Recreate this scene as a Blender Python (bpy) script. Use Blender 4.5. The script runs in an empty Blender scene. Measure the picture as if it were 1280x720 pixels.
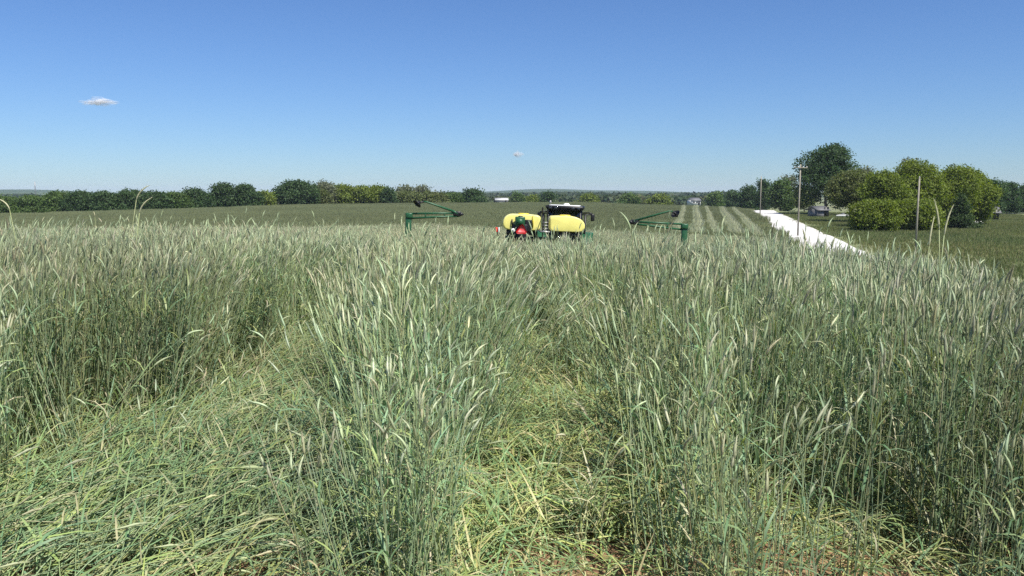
import bpy, math, random
import numpy as np
from mathutils import Vector, Matrix, Euler
from mathutils import noise as mnoise

random.seed(7)
RNG = np.random.default_rng(7)
PI = math.pi
R = math.radians
scene = bpy.context.scene
C = scene.collection

# ------------------------------------------------------------------ camera
CAM_Z = 1.75
F = 1065.0            # focal length in photograph pixels (1280 wide)
cam_d = bpy.data.cameras.new('camera')
cam = bpy.data.objects.new('camera', cam_d)
C.objects.link(cam)
cam.location = (0, 0, CAM_Z)
cam.rotation_euler = (R(90) - math.atan(120.0 / F), 0, 0)
cam_d.sensor_width = 36.0
cam_d.lens = 36.0 * F / 1280.0
cam_d.clip_start = 0.05
cam_d.clip_end = 30000
scene.camera = cam

# ------------------------------------------------------------------ sky and sun
SUN_EL = R(57)
SUN_DIR = Vector((0.66, -0.75, 0)).normalized() * math.cos(SUN_EL) + Vector((0, 0, math.sin(SUN_EL)))
w = bpy.data.worlds.new('World')
scene.world = w
w.use_nodes = True
nt = w.node_tree
bgn = nt.nodes['Background']
sky = nt.nodes.new('ShaderNodeTexSky')
sky.sky_type = 'NISHITA'
sky.sun_disc = False
sky.sun_elevation = SUN_EL
sky.sun_rotation = math.atan2(SUN_DIR.x, SUN_DIR.y)
sky.altitude = 200
sky.air_density = 1.0
sky.dust_density = 0.1
sky.ozone_density = 1.2
wb_ = nt.nodes.new('ShaderNodeMix'); wb_.data_type = 'RGBA'; wb_.blend_type = 'MULTIPLY'
wb_.inputs[0].default_value = 1.0
wb_.inputs[7].default_value = (.62, .88, 1.33, 1)      # the phone's cool white balance, whole sky alike
nt.links.new(sky.outputs[0], wb_.inputs[6])
nt.links.new(wb_.outputs[2], bgn.inputs[0])
bgn.inputs[1].default_value = 0.053

sun_d = bpy.data.lights.new('sun', 'SUN')
sun_d.energy = 4.9
sun_d.angle = R(0.53)
sun_d.color = (1.0, 0.95, 0.87)
sun = bpy.data.objects.new('sun', sun_d)
C.objects.link(sun)
sun.rotation_euler = SUN_DIR.to_track_quat('Z', 'Y').to_euler()
sun.location = (60, -30, 80)

scene.render.engine = 'CYCLES'
scene.view_settings.view_transform = 'Standard'
scene.view_settings.look = 'None'
scene.view_settings.gamma = 1
scene.view_settings.exposure = 0.74
scene.cycles.max_bounces = 7
scene.cycles.diffuse_bounces = 3
scene.cycles.transmission_bounces = 4
scene.cycles.transparent_max_bounces = 40
scene.cycles.volume_bounces = 0
scene.cycles.use_denoising = False
scene.cycles.sample_clamp_indirect = 6


# ------------------------------------------------------------------ helpers
class MB:
    """collects geometry for ONE mesh"""
    def __init__(self):
        self.v, self.q, self.t, self.c = [], [], [], []
        self.n = 0

    def add(self, v, q=None, t=None, col=(1, 1, 1)):
        v = np.asarray(v, float).reshape(-1, 3)
        if q is not None and len(q):
            self.q.append(np.asarray(q, int).reshape(-1, 4) + self.n)
        if t is not None and len(t):
            self.t.append(np.asarray(t, int).reshape(-1, 3) + self.n)
        col = np.asarray(col, float)
        if col.ndim == 1:
            col = np.tile(col[:3], (len(v), 1))
        self.v.append(v)
        self.c.append(col)
        self.n += len(v)

    def mesh(self, name, mat=None, smooth=False):
        v = np.concatenate(self.v)
        q = np.concatenate(self.q) if self.q else np.zeros((0, 4), int)
        t = np.concatenate(self.t) if self.t else np.zeros((0, 3), int)
        m = bpy.data.meshes.new(name)
        m.vertices.add(len(v))
        m.vertices.foreach_set('co', v.astype(np.float32).ravel())
        loops = np.concatenate([q.ravel(), t.ravel()]).astype(np.int32)
        m.loops.add(len(loops))
        m.loops.foreach_set('vertex_index', loops)
        tot = np.concatenate([np.full(len(q), 4), np.full(len(t), 3)]).astype(np.int32)
        st = np.concatenate([[0], np.cumsum(tot)[:-1]]).astype(np.int32)
        m.polygons.add(len(tot))
        m.polygons.foreach_set('loop_start', st)
        m.polygons.foreach_set('loop_total', tot)
        if smooth:
            m.polygons.foreach_set('use_smooth', np.ones(len(tot), bool))
        a = m.attributes.new('Col', 'FLOAT_COLOR', 'POINT')
        c4 = np.concatenate([np.concatenate(self.c), np.ones((len(v), 1))], 1)
        a.data.foreach_set('color', c4.astype(np.float32).ravel())
        m.update()
        m.validate()
        if mat:
            m.materials.append(mat)
        return m

    def build(self, name, mat, parent=None, smooth=False, loc=(0, 0, 0), rot=(0, 0, 0)):
        o = bpy.data.objects.new(name, self.mesh(name, mat, smooth))
        C.objects.link(o)
        o.parent = parent
        o.location = loc
        o.rotation_euler = rot
        return o

    # ---- primitives
    def box(self, c, s, rot=None, col=(1, 1, 1), bev=0.0):
        hx, hy, hz = s[0] / 2, s[1] / 2, s[2] / 2
        if bev <= 0:
            v = np.array([[x, y, z] for x in (-hx, hx) for y in (-hy, hy) for z in (-hz, hz)])
            q = [[0, 1, 3, 2], [4, 6, 7, 5], [0, 4, 5, 1], [2, 3, 7, 6], [0, 2, 6, 4], [1, 5, 7, 3]]
        else:
            b = min(bev, hx * .9, hy * .9, hz * .9)
            def ring(k, z):
                return [[hx - k, hy, z], [-hx + k, hy, z], [-hx, hy - k, z], [-hx, -hy + k, z],
                        [-hx + k, -hy, z], [hx - k, -hy, z], [hx, -hy + k, z], [hx, hy - k, z]]
            def inner(z):
                return [[hx - b, hy - b * .3, z], [-hx + b, hy - b * .3, z], [-hx + b * .3, hy - b, z], [-hx + b * .3, -hy + b, z],
                        [-hx + b, -hy + b * .3, z], [hx - b, -hy + b * .3, z], [hx - b * .3, -hy + b, z], [hx - b * .3, hy - b, z]]
            v = np.array(inner(-hz) + ring(b, -hz + b) + ring(b, hz - b) + inner(hz))
            q = []
            for r in range(3):
                for k in range(8):
                    q.append([r * 8 + k, r * 8 + (k + 1) % 8, r * 8 + 8 + (k + 1) % 8, r * 8 + 8 + k])
            q += [[0, 7, 6, 1], [1, 6, 5, 2], [2, 5, 4, 3], [24, 25, 30, 31], [25, 26, 29, 30], [26, 27, 28, 29]]
        if rot is not None:
            v = v @ np.array(Euler(rot).to_matrix()).T
        self.add(v + np.array(c), q, col=col)

    def tube(self, path, rad, n=6, col=(1, 1, 1), cap=True):
        P = np.asarray(path, float)
        rad = np.full(len(P), rad) if np.isscalar(rad) else np.asarray(rad, float)
        T = np.gradient(P, axis=0)
        T /= np.linalg.norm(T, axis=1)[:, None] + 1e-12
        up = np.array([0, 0, 1.0]) if abs(T[0][2]) < .9 else np.array([0, 1.0, 0])
        V = []
        for p, t, r in zip(P, T, rad):
            a = np.cross(up, t)
            a /= np.linalg.norm(a) + 1e-12
            b = np.cross(t, a)
            for k in range(n):
                th = 2 * PI * k / n
                V.append(p + r * (math.cos(th) * a + math.sin(th) * b))
        q = []
        for i in range(len(P) - 1):
            for k in range(n):
                q.append([i * n + k, i * n + (k + 1) % n, (i + 1) * n + (k + 1) % n, (i + 1) * n + k])
        t = []
        if cap:
            V += [P[0], P[-1]]
            a, b = len(P) * n, len(P) * n + 1
            for k in range(n):
                t.append([a, (k + 1) % n, k])
                t.append([b, (len(P) - 1) * n + k, (len(P) - 1) * n + (k + 1) % n])
        self.add(V, q, t, col)

    def lathe(self, prof, c=(0, 0, 0), axis='Z', n=20, col=(1, 1, 1)):
        V = []
        for r, z in prof:
            for k in range(n):
                th = 2 * PI * k / n
                x, y = r * math.cos(th), r * math.sin(th)
                V.append({'Z': (x, y, z), 'X': (z, x, y), 'Y': (x, z, y)}[axis])
        q = []
        m = len(prof)
        for i in range(m - 1):
            for k in range(n):
                q.append([i * n + k, i * n + (k + 1) % n, (i + 1) * n + (k + 1) % n, (i + 1) * n + k])
        self.add(np.array(V) + np.array(c), q, col=col)


def tag(o, label=None, cat=None, group=None, kind=None):
    if label: o['label'] = label
    if cat: o['category'] = cat
    if group: o['group'] = group
    if kind: o['kind'] = kind
    return o


def empty(name, loc, rot=(0, 0, 0)):
    o = bpy.data.objects.new(name, None)
    o.empty_display_size = 0.3
    C.objects.link(o)
    o.location = loc
    o.rotation_euler = rot
    return o


def copy_tree(o, parent=None):
    c = o.copy()
    C.objects.link(c)
    c.parent = parent
    for ch in list(o.children):
        copy_tree(ch, c)
    return c


# ------------------------------------------------------------------ materials
def material(name, col=(.5, .5, .5), rough=.6, metal=0.0, var=0.12, scale=6.0, bump=0.0, bscale=40.0, spec=.4, attr=False, trans=0.0, tint=False, coat=0.0):
    m = bpy.data.materials.new(name)
    m.use_nodes = True
    n = m.node_tree.nodes
    l = m.node_tree.links
    b = n['Principled BSDF']
    b.inputs['Roughness'].default_value = rough
    b.inputs['Metallic'].default_value = metal
    b.inputs['Specular IOR Level'].default_value = spec
    b.inputs['Coat Weight'].default_value = coat
    rgb = n.new('ShaderNodeRGB')
    rgb.outputs[0].default_value = (*col, 1)
    src = rgb.outputs[0]
    if attr:
        at = n.new('ShaderNodeAttribute')
        at.attribute_name = 'Col'
        mul = n.new('ShaderNodeMix'); mul.data_type = 'RGBA'; mul.blend_type = 'MULTIPLY'
        mul.inputs[0].default_value = 1
        l.new(src, mul.inputs[6]); l.new(at.outputs['Color'], mul.inputs[7])
        src = mul.outputs[2]
    if tint:
        at = n.new('ShaderNodeAttribute')
        at.attribute_type = 'INSTANCER'
        at.attribute_name = 'tint'
        mul = n.new('ShaderNodeMix'); mul.data_type = 'RGBA'; mul.blend_type = 'MULTIPLY'
        mul.inputs[0].default_value = 1
        l.new(src, mul.inputs[6]); l.new(at.outputs['Color'], mul.inputs[7])
        src = mul.outputs[2]
    if var > 0:
        tc = n.new('ShaderNodeTexCoord')
        no = n.new('ShaderNodeTexNoise')
        no.inputs['Scale'].default_value = scale
        no.inputs['Detail'].default_value = 6
        no.inputs['Roughness'].default_value = .65
        l.new(tc.outputs['Object'], no.inputs['Vector'])
        mr = n.new('ShaderNodeMapRange')
        mr.inputs[1].default_value = .3; mr.inputs[2].default_value = .7
        mr.inputs[3].default_value = 1 - var; mr.inputs[4].default_value = 1 + var
        l.new(no.outputs[0], mr.inputs[0])
        vm = n.new('ShaderNodeVectorMath'); vm.operation = 'SCALE'
        l.new(src, vm.inputs[0]); l.new(mr.outputs[0], vm.inputs['Scale'])
        src = vm.outputs[0]
    l.new(src, b.inputs['Base Color'])
    if bump > 0:
        tc2 = n.new('ShaderNodeTexCoord')
        nb = n.new('ShaderNodeTexNoise')
        nb.inputs['Scale'].default_value = bscale
        nb.inputs['Detail'].default_value = 5
        l.new(tc2.outputs['Object'], nb.inputs['Vector'])
        bp = n.new('ShaderNodeBump')
        bp.inputs['Strength'].default_value = bump
        l.new(nb.outputs[0], bp.inputs['Height'])
        l.new(bp.outputs[0], b.inputs['Normal'])
    if trans > 0:
        tr = n.new('ShaderNodeBsdfTranslucent')
        hs = n.new('ShaderNodeHueSaturation')
        hs.inputs['Saturation'].default_value = 1.25
        hs.inputs['Value'].default_value = 1.15
        l.new(src, hs.inputs['Color'])
        l.new(hs.outputs[0], tr.inputs['Color'])
        mx = n.new('ShaderNodeMixShader')
        mx.inputs[0].default_value = trans
        l.new(b.outputs[0], mx.inputs[1]); l.new(tr.outputs[0], mx.inputs[2])
        l.new(mx.outputs[0], n['Material Output'].inputs['Surface'])
    return m


M = {}
M['rye'] = material('rye_plant', (1, 1, 1), .5, attr=True, tint=True, var=0, trans=.28, spec=.45)
M['stalk'] = material('rye_single', (1, 1, 1), .5, attr=True, var=0, trans=.28, spec=.45)
M['grass'] = material('verge_grass', (1, 1, 1), .7, attr=True, tint=True, var=0, trans=.3, spec=.2)
M['leaf'] = material('tree_leaf', (1, 1, 1), .6, attr=True, var=0, trans=.42, spec=.25)
M['bark'] = material('tree_bark', (.13, .105, .08), .9, var=.35, scale=3, bump=.6, bscale=12, spec=.2)
M['bark_pale'] = material('tree_bark_pale', (.26, .235, .20), .9, var=.3, scale=3, bump=.5, bscale=12, spec=.2)
M['yellow'] = material('tank_yellow', (.80, .73, .21), .32, var=.06, scale=2.5, bump=.05, bscale=6, coat=.1)
M['lid'] = material('tank_lid_yellow', (.62, .49, .05), .45, var=.06)
M['green'] = material('machine_green', (.018, .085, .035), .45, var=.2, scale=5)
M['black'] = material('black_plastic', (.012, .012, .013), .45, var=.1)
M['rubber'] = material('tyre_rubber', (.028, .026, .024), .85, var=.25, scale=8, bump=.2)
M['rim'] = material('wheel_rim_yellow', (.62, .47, .03), .45, var=.1)
M['steel'] = material('bare_steel', (.36, .35, .33), .45, metal=.7, var=.2, scale=7)
M['white'] = material('white_paint', (.78, .78, .75), .45, var=.06)
M['red'] = material('red_lens', (.75, .035, .02), .3, var=.05)
M['orange'] = material('fluorescent_orange_red', (.72, .09, .09), .5, var=.04)
M['darkred'] = material('dark_red_border', (.36, .01, .012), .4, var=.05)
M['wood'] = material('weathered_pole_wood', (.27, .25, .20), .9, var=.3, scale=2, bump=.4, bscale=10, spec=.2)
M['galv'] = material('grey_metal_cladding', (.15, .15, .15), .5, var=.12, scale=1.5)
M['roofgrey'] = material('grey_roofing', (.13, .13, .13), .6, var=.15, scale=1.5)
M['roofwhite'] = material('pale_metal_roof', (.52, .52, .50), .5, var=.08, scale=.8)
M['glassdark'] = material('dark_window_glass', (.03, .035, .04), .1, var=.05, spec=.6)
# clear-ish tinted cab glass
gm = bpy.data.materials.new('tinted_cab_glass'); gm.use_nodes = True
_n = gm.node_tree.nodes; _l = gm.node_tree.links
_tr = _n.new('ShaderNodeBsdfTransparent'); _tr.inputs[0].default_value = (.42, .46, .44, 1)
_gl = _n.new('ShaderNodeBsdfGlossy'); _gl.inputs['Roughness'].default_value = .05
_mx = _n.new('ShaderNodeMixShader'); _mx.inputs[0].default_value = .12
_l.new(_tr.outputs[0], _mx.inputs[1]); _l.new(_gl.outputs[0], _mx.inputs[2])
_l.new(_mx.outputs[0], _n['Material Output'].inputs['Surface'])
M['cabglass'] = gm


# ------------------------------------------------------------------ terrain
def sst(a, b, x):
    t = np.clip((np.asarray(x, float) - a) / (b - a), 0, 1)
    return t * t * (3 - 2 * t)

RX = 0.258                                  # the road runs along x = RX*y + lat*RN
RN = math.sqrt(1 + RX * RX)

def lat(x, y):
    return (np.asarray(x, float) + .5 - RX * np.asarray(y, float)) / RN

def y_edge(x, y):
    """distance along y at which the rye field ends, seen along the ray x/y"""
    r = np.asarray(x, float) / np.maximum(np.asarray(y, float), 1)
    return np.interp(r, [-.8, -.55, -.37, -.29, -.2, -.1, .3], [120, 130, 165, 200, 228, 236, 238])

def height(x, y):
    x = np.asarray(x, float); y = np.asarray(y, float)
    r2 = x * x + y * y
    knoll = 2.7 * np.exp(-r2 / 32.0 ** 2)
    c = x - .13 * y
    tilt = -.04 * (np.clip(c, -12, 11)) - .006 * np.clip(-c - 12, 0, 90)
    near = np.exp(-r2 / 16.0 ** 2)
    z = -2.75 + knoll + tilt * (1 - near) + near * (-.016 * np.clip(x, -9, 9)) + .05 * near
    z = z - .05 * np.clip(lat(x, y) + 11, 0, 15) * sst(110, 200, y)
    # beyond the field the land falls away
    ye = y_edge(x, y)
    over = np.clip(y - ye - 6, 0, None)
    z = z - np.minimum(over * .055, 7.5) * sst(0, 30, over)
    # road corridor and the low land to the right of it
    la = lat(x, y)
    k = sst(2.6, 4.8, la)
    zr = -2.86 - .008 * np.clip(la - 11, 0, 60) - .055 * np.clip(y - 212, 0, 120) + .04 * np.exp(-((la - 7.8) / 3.5) ** 2)
    z = z * (1 - k) + zr * k
    # gentle unevenness, far hills
    z = z + .05 * np.sin(x * .31 + .7) * np.sin(y * .27) * np.clip(np.sqrt(r2) / 20, 0, 1) * (1 - k)
    dd = np.sqrt(r2)
    far = sst(900, 3200, dd)
    ang = np.arctan2(x, y)
    ridge = 13.5 + 5 * np.sin(ang * 9 + 1.0) + 3.5 * np.sin(ang * 21 + .4) + 2 * np.sin(ang * 47)
    z = z + far * ridge
    return z

Z0 = float(height(0, 0))

def H(x, y):
    return float(height(x, y)) - Z0

def at(px, d):
    return (px - 640.0) / F * d

def zpix(py, d):
    return CAM_Z + (240.0 - py) / F * d


def track_mask(x, y):
    """0 = standing rye, 1 = rolled flat (wheel tracks of the machine)"""
    x = np.asarray(x, float); y = np.asarray(y, float)
    wob = .10 * np.sin(y * 2.1 + x) + .07 * np.sin(y * 5.3 + 2 * x)
    cl = np.interp(y, [0, 4, 5.2, 7.6, 9, 11.5, 20, 60], [-1.75, -1.7, -1.80, -2.05, -2.1, -1.98, -1.3, 0.2])
    hw = np.interp(y, [0, 4, 5.2, 7.6, 9, 11.5, 20, 60], [1.2, 1.12, .90, .72, .62, .50, .38, .3])
    a = 1 - sst(.85, 1.1, np.abs(x - cl + wob) / hw)
    cc = np.interp(y, [0, 4, 5.2, 8, 12, 20, 60], [.28, .26, .22, .12, .12, .3, 1.4])
    ch = np.interp(y, [0, 4, 5.2, 8, 12, 20, 60], [.60, .57, .54, .52, .46, .36, .3])
    b = 1 - sst(.85, 1.1, np.abs(x - cc + .5 * wob) / ch)
    c3 = np.interp(y, [0, 5, 8, 12, 20, 60], [1.15, 1.28, 1.5, 1.7, 2.1, 3.0])
    c = (1 - sst(.8, 1.15, np.abs(x - c3 + .5 * wob) / .3)) * .9 * sst(5.2, 6.2, y)
    return a, b, c


# ------------------------------------------------------------------ ground sheet
def ground_colour(x, y):
    la = lat(x, y)
    d = np.sqrt(x * x + y * y)
    soil = np.array([.235, .145, .085]); grass = np.array([.15, .17, .08]); far = np.array([.10, .13, .062]); wood = np.array([.045, .075, .038])
    k = sst(3.4, 4.4, la) * (1 - sst(900, 1500, d))
    inside = (1 - sst(0, 8, y - y_edge(x, y)))
    col = soil * inside[:, None] + far * (1 - inside)[:, None]
    col = col * (1 - k)[:, None] + grass * k[:, None]
    n = np.array([mnoise.noise(Vector((px * .012, py * .012, 3.1))) + .5 * mnoise.noise(Vector((px * .004, py * .004, 1.7))) for px, py in zip(x, y)])
    patch = sst(.1, .3, n) * sst(330, 500, d) * (1 - sst(1500, 2300, d))
    col = col * (1 - patch)[:, None] + np.array([.19, .19, .10]) * patch[:, None]
    kw = sst(1500, 2300, d)
    return col * (1 - kw)[:, None] + wood * kw[:, None]

rad = np.concatenate([[0.01], np.arange(.7, 12, .7), np.geomspace(12.5, 400, 110), np.geomspace(415, 14000, 60)])
NA = 240
ang = np.linspace(-PI, PI, NA, endpoint=False)
# finer in front
ang = ang - .55 * np.sin(ang)
gm_ = MB()
RR, AA = np.meshgrid(rad, ang, indexing='ij')
gx = (RR * np.sin(AA)).ravel(); gy = (RR * np.cos(AA)).ravel()
gz = height(gx, gy) - Z0
ii, jj = np.meshgrid(np.arange(len(rad) - 1), np.arange(NA), indexing='ij')
q = np.stack([ii * NA + jj, ii * NA + (jj + 1) % NA, (ii + 1) * NA + (jj + 1) % NA, (ii + 1) * NA + jj], -1).reshape(-1, 4)[:, ::-1]
gm_.add(np.stack([gx, gy, gz], 1), q, col=ground_colour(gx, gy))
M['ground'] = material('field_soil_and_grass', (1, 1, 1), .95, attr=True, var=.4, scale=1.1, bump=.5, bscale=9, spec=.15)
g = gm_.build('ground', M['ground'], smooth=True)
tag(g, 'reddish brown soil of the rye field running on to grass and distant farmland', 'ground', kind='structure')

# gravel road
rm = bpy.data.materials.new('white_limestone_gravel'); rm.use_nodes = True
n = rm.node_tree.nodes; l = rm.node_tree.links
b = n['Principled BSDF']; b.inputs['Roughness'].default_value = .95; b.inputs['Specular IOR Level'].default_value = .1
tc = n.new('ShaderNodeTexCoord')
no = n.new('ShaderNodeTexNoise'); no.inputs['Scale'].default_value = .5; no.inputs['Detail'].default_value = 8; no.inputs['Roughness'].default_value = .7
no2 = n.new('ShaderNodeTexNoise'); no2.inputs['Scale'].default_value = 14; no2.inputs['Detail'].default_value = 4
l.new(tc.outputs['Object'], no.inputs['Vector']); l.new(tc.outputs['Object'], no2.inputs['Vector'])
cr = n.new('ShaderNodeValToRGB')
cr.color_ramp.elements[0].position = .25; cr.color_ramp.elements[0].color = (.36, .345, .315, 1)
cr.color_ramp.elements[1].position = .55; cr.color_ramp.elements[1].color = (.56, .55, .53, 1)
l.new(no.outputs[0], cr.inputs[0]); l.new(cr.outputs[0], b.inputs['Base Color'])
bp = n.new('ShaderNodeBump'); bp.inputs['Strength'].default_value = .3; l.new(no2.outputs[0], bp.inputs['Height']); l.new(bp.outputs[0], b.inputs['Normal'])
rb = MB()
ys = np.arange(8, 262, 1.0)
prof = [(5.0, -.12), (5.3, .05), (6.4, .09), (7.8, .12), (9.2, .09), (10.4, .05), (10.75, -.12)]
V = []
for yy in ys:
    for k, (la_, dz) in enumerate(prof):
        e = (.22 * mnoise.noise(Vector((yy * .15, la_, 0))) if k in (0, 1, 5, 6) else 0)
        x_ = RX * yy - .5 + (la_ + e) * RN
        V.append((x_, yy, H(RX * yy - .5 + la_ * RN, yy) + dz))
K = len(prof)
q = [[i * K + k, i * K + k + 1, (i + 1) * K + k + 1, (i + 1) * K + k] for i in range(len(ys) - 1) for k in range(K - 1)]
rb.add(V, q)
o = rb.build('gravel_road', rm, smooth=True)
tag(o, 'white limestone gravel road running past the right edge of the field', 'road', kind='structure')


# ------------------------------------------------------------------ rye plants
def vary(c, a=.14):
    c = np.array(c) * (1 + RNG.uniform(-a, a))
    return np.clip(c * (1 + RNG.uniform(-.06, .06, 3)), 0, 1)

LEAF = [(.20, .285, .135), (.18, .27, .14), (.24, .31, .135), (.275, .315, .115), (.15, .24, .12)]
STEM = [(.33, .40, .215), (.29, .37, .21), (.39, .43, .21)]
HEAD = [(.45, .485, .295), (.40, .45, .275), (.51, .505, .315), (.42, .445, .26)]
DRY = [(.47, .44, .27), (.40, .37, .21)]

def pick(L):
    return vary(L[RNG.integers(len(L))])

def ribbon(mb, P, wd, side, col):
    P = np.asarray(P); n = len(P)
    s = np.asarray(side)
    V = np.concatenate([P - s * wd[:, None] * .5, P + s * wd[:, None] * .5])
    q = [[i, i + 1, n + i + 1, n + i] for i in range(n - 1)]
    mb.add(V, q, col=col)

def leaf(mb, base, az, L, wd, up0, droop, col, seg=5):
    t = np.linspace(0, 1, seg)
    el = up0 - droop * t ** 1.3
    dr = np.stack([np.cos(az) * np.cos(el), np.sin(az) * np.cos(el), np.sin(el)], 1)
    P = np.concatenate([[base], base + np.cumsum((dr[:-1] + dr[1:]) / 2 * L / (seg - 1), 0)])
    side = np.array([-math.sin(az), math.cos(az), RNG.uniform(-.5, .5)])
    side /= np.linalg.norm(side)
    ws = wd * np.interp(t, [0, .25, .6, 1], [.6, 1, .8, .04])
    ribbon(mb, P, ws, side, col)

def rye_head(mb, P, col, full=True, fat=1.0):
    """spike along path P with awns"""
    P = np.asarray(P)
    n = 4 if full else 3
    prof = np.interp(np.linspace(0, 1, len(P)), [0, .15, .6, 1], [.0022, .0067, .0060, .0012]) * fat
    mb.tube(P, prof, n, col, cap=False)
    d = P[-1] - P[0]
    d /= np.linalg.norm(d)
    if full:
        V, T = [], []
        k = 12
        for i in range(k):
            f = .1 + .85 * i / k
            p = P[0] + (P[-1] - P[0]) * f
            j = min(int(f * (len(P) - 1)), len(P) - 2)
            p = P[j] + (P[j + 1] - P[j]) * (f * (len(P) - 1) - j)
            r = RNG.normal(0, 1, 3); r -= d * (r @ d); r /= np.linalg.norm(r)
            tip = p + (d * .86 + r * .42) * RNG.uniform(.035, .055)
            sd = np.cross(d, r) * .0011
            V += [p + sd + r * .004, p - sd + r * .004, tip]
            T.append([3 * i, 3 * i + 1, 3 * i + 2])
        mb.add(V, None, T, col * .95)

def rye_stalk(mb, bx, by, Ht, lean_az, lean, nleaf=4, head=True, nod=.8, bz=0.0, dry=False, thick=1.0):
    seg = 6
    t = np.linspace(0, 1, seg)
    dirx, diry = math.cos(lean_az), math.sin(lean_az)
    off = lean * Ht * (t ** 1.8)
    P = np.stack([bx + dirx * off, by + diry * off, bz + Ht * t * (1 - .25 * lean * t)], 1)
    sc = pick(DRY) if dry else pick(STEM)
    mb.tube(P, np.linspace(.0030, .0018, seg) * thick, 3, sc, cap=False)
    for i in range(nleaf):
        f = RNG.uniform(.08, .86)
        j = f * (seg - 1); k = min(int(j), seg - 2)
        p = P[k] + (P[k + 1] - P[k]) * (j - k)
        c = pick(DRY) if (dry or (f < .3 and RNG.random() < .3)) else pick(LEAF)
        leaf(mb, p, RNG.uniform(0, 2 * PI), RNG.uniform(.15, .28), RNG.uniform(.007, .0135), RNG.uniform(.85, 1.42), RNG.uniform(.2, 1.6) if RNG.random() < .75 else 2.4, c)
    if head:
        d = P[-1] - P[-2]; d /= np.linalg.norm(d)
        az = lean_az + RNG.normal(0, .5)
        n_ = RNG.uniform(0, 1) ** 1.3 * nod
        L = RNG.uniform(.09, .135)
        Q = [P[-1]]
        for i in range(5):
            d = d + np.array([math.cos(az), math.sin(az), -.35]) * n_ * .26
            d /= np.linalg.norm(d)
            Q.append(Q[-1] + d * L / 5)
        rye_head(mb, Q, pick(HEAD))

def clump_near(k):
    mb = MB()
    for i in range(13):
        a = RNG.uniform(0, 2 * PI); r = .14 * math.sqrt(RNG.random())
        rye_stalk(mb, r * math.cos(a), r * math.sin(a), RNG.normal(1.33, .09), RNG.normal(.2, 1.3), abs(RNG.normal(.04, .05)),
                  nleaf=RNG.integers(3, 6), head=RNG.random() < .78, nod=.6, dry=RNG.random() < .05)
    for i in range(9):     # tillers and basal leaves
        a = RNG.uniform(0, 2 * PI); r = .14 * math.sqrt(RNG.random())
        p = np.array([r * math.cos(a), r * math.sin(a), RNG.uniform(0, .35)])
        leaf(mb, p, RNG.uniform(0, 2 * PI), RNG.uniform(.25, .45), RNG.uniform(.007, .012), RNG.uniform(1.0, 1.5), RNG.uniform(.2, 1.2), pick(LEAF))
    return mb.mesh('rye_clump', M['rye'])

def clump_loose(k):
    """a few bent stalks left over in a wheel track"""
    mb = MB()
    for i in range(6):
        a = RNG.uniform(0, 2 * PI); r = .12 * math.sqrt(RNG.random())
        rye_stalk(mb, r * math.cos(a), r * math.sin(a), RNG.normal(.85, .25), RNG.normal(.9, 1.0), abs(RNG.normal(.25, .25)),
                  nleaf=RNG.integers(3, 6), head=RNG.random() < .7, nod=1.0, dry=RNG.random() < .12)
    for i in range(10):
        a = RNG.uniform(0, 2 * PI); r = .16 * math.sqrt(RNG.random())
        leaf(mb, np.array([r * math.cos(a), r * math.sin(a), RNG.uniform(0, .2)]), RNG.uniform(0, 2 * PI), RNG.uniform(.15, .34), RNG.uniform(.006, .010),
             RNG.uniform(.6, 1.45), RNG.uniform(.3, 1.8), pick(LEAF if RNG.random() < .85 else DRY))
    return mb.mesh('rye_tuft', M['rye'])

def clump_mid(k):
    """1.1 m square of rye, lighter geometry"""
    mb = MB()
    for i in range(120):
        x, y = RNG.uniform(-.6, .6, 2)
        Ht = RNG.normal(1.30, .10)
        az = RNG.normal(.2, 1.4); le = abs(RNG.normal(.07, .07))
        t = np.linspace(0, 1, 4)
        P = np.stack([x + math.cos(az) * le * Ht * t ** 1.8, y + math.sin(az) * le * Ht * t ** 1.8, Ht * t], 1)
        a2 = RNG.uniform(0, PI)
        ribbon(mb, P, np.array([.008, .008, .007, .006]), np.array([math.cos(a2), math.sin(a2), 0]), pick(STEM))
        d = P[-1] - P[-2]; d /= np.linalg.norm(d)
        Q = [P[-1]]
        nod = RNG.random() ** 1.3
        for j in range(3):
            d = d + np.array([math.cos(az), math.sin(az), -.35]) * nod * .4
            d /= np.linalg.norm(d)
            Q.append(Q[-1] + d * .04)
        mb.tube(Q, np.array([.004, .0095, .0085, .003]), 3, pick(HEAD), cap=False)
        for j in range(2):
            f = RNG.uniform(.3, .85)
            leaf(mb, np.array([P[0][0] + (P[3][0] - P[0][0]) * f, P[0][1] + (P[3][1] - P[0][1]) * f, Ht * f]), RNG.uniform(0, 2 * PI),
                 RNG.uniform(.18, .3), RNG.uniform(.014, .022), RNG.uniform(.7, 1.3), RNG.uniform(.5, 2), pick(LEAF), seg=4)
    return mb.mesh('rye_patch', M['rye'])

def clump_far(k):
    """4 m square of rye seen from far"""
    mb = MB()
    for i in range(800):
        x, y = RNG.uniform(-2.2, 2.2, 2)
        Ht = RNG.normal(1.30, .05)
        az = RNG.uniform(0, 2 * PI)
        wd = RNG.uniform(.04, .07)
        lx, ly = RNG.normal(.03, .12, 2)
        s = np.array([math.cos(az), math.sin(az), 0])
        P = np.array([[x, y, .1], [x + lx * .5, y + ly * .5, Ht * .62], [x + lx, y + ly, Ht]])
        ribbon(mb, P, np.array([wd * 1.2, wd, wd * .3]), s, vary((.200, .228, .112), .05))
    return mb.mesh('rye_patch_far', M['rye'])

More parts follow.
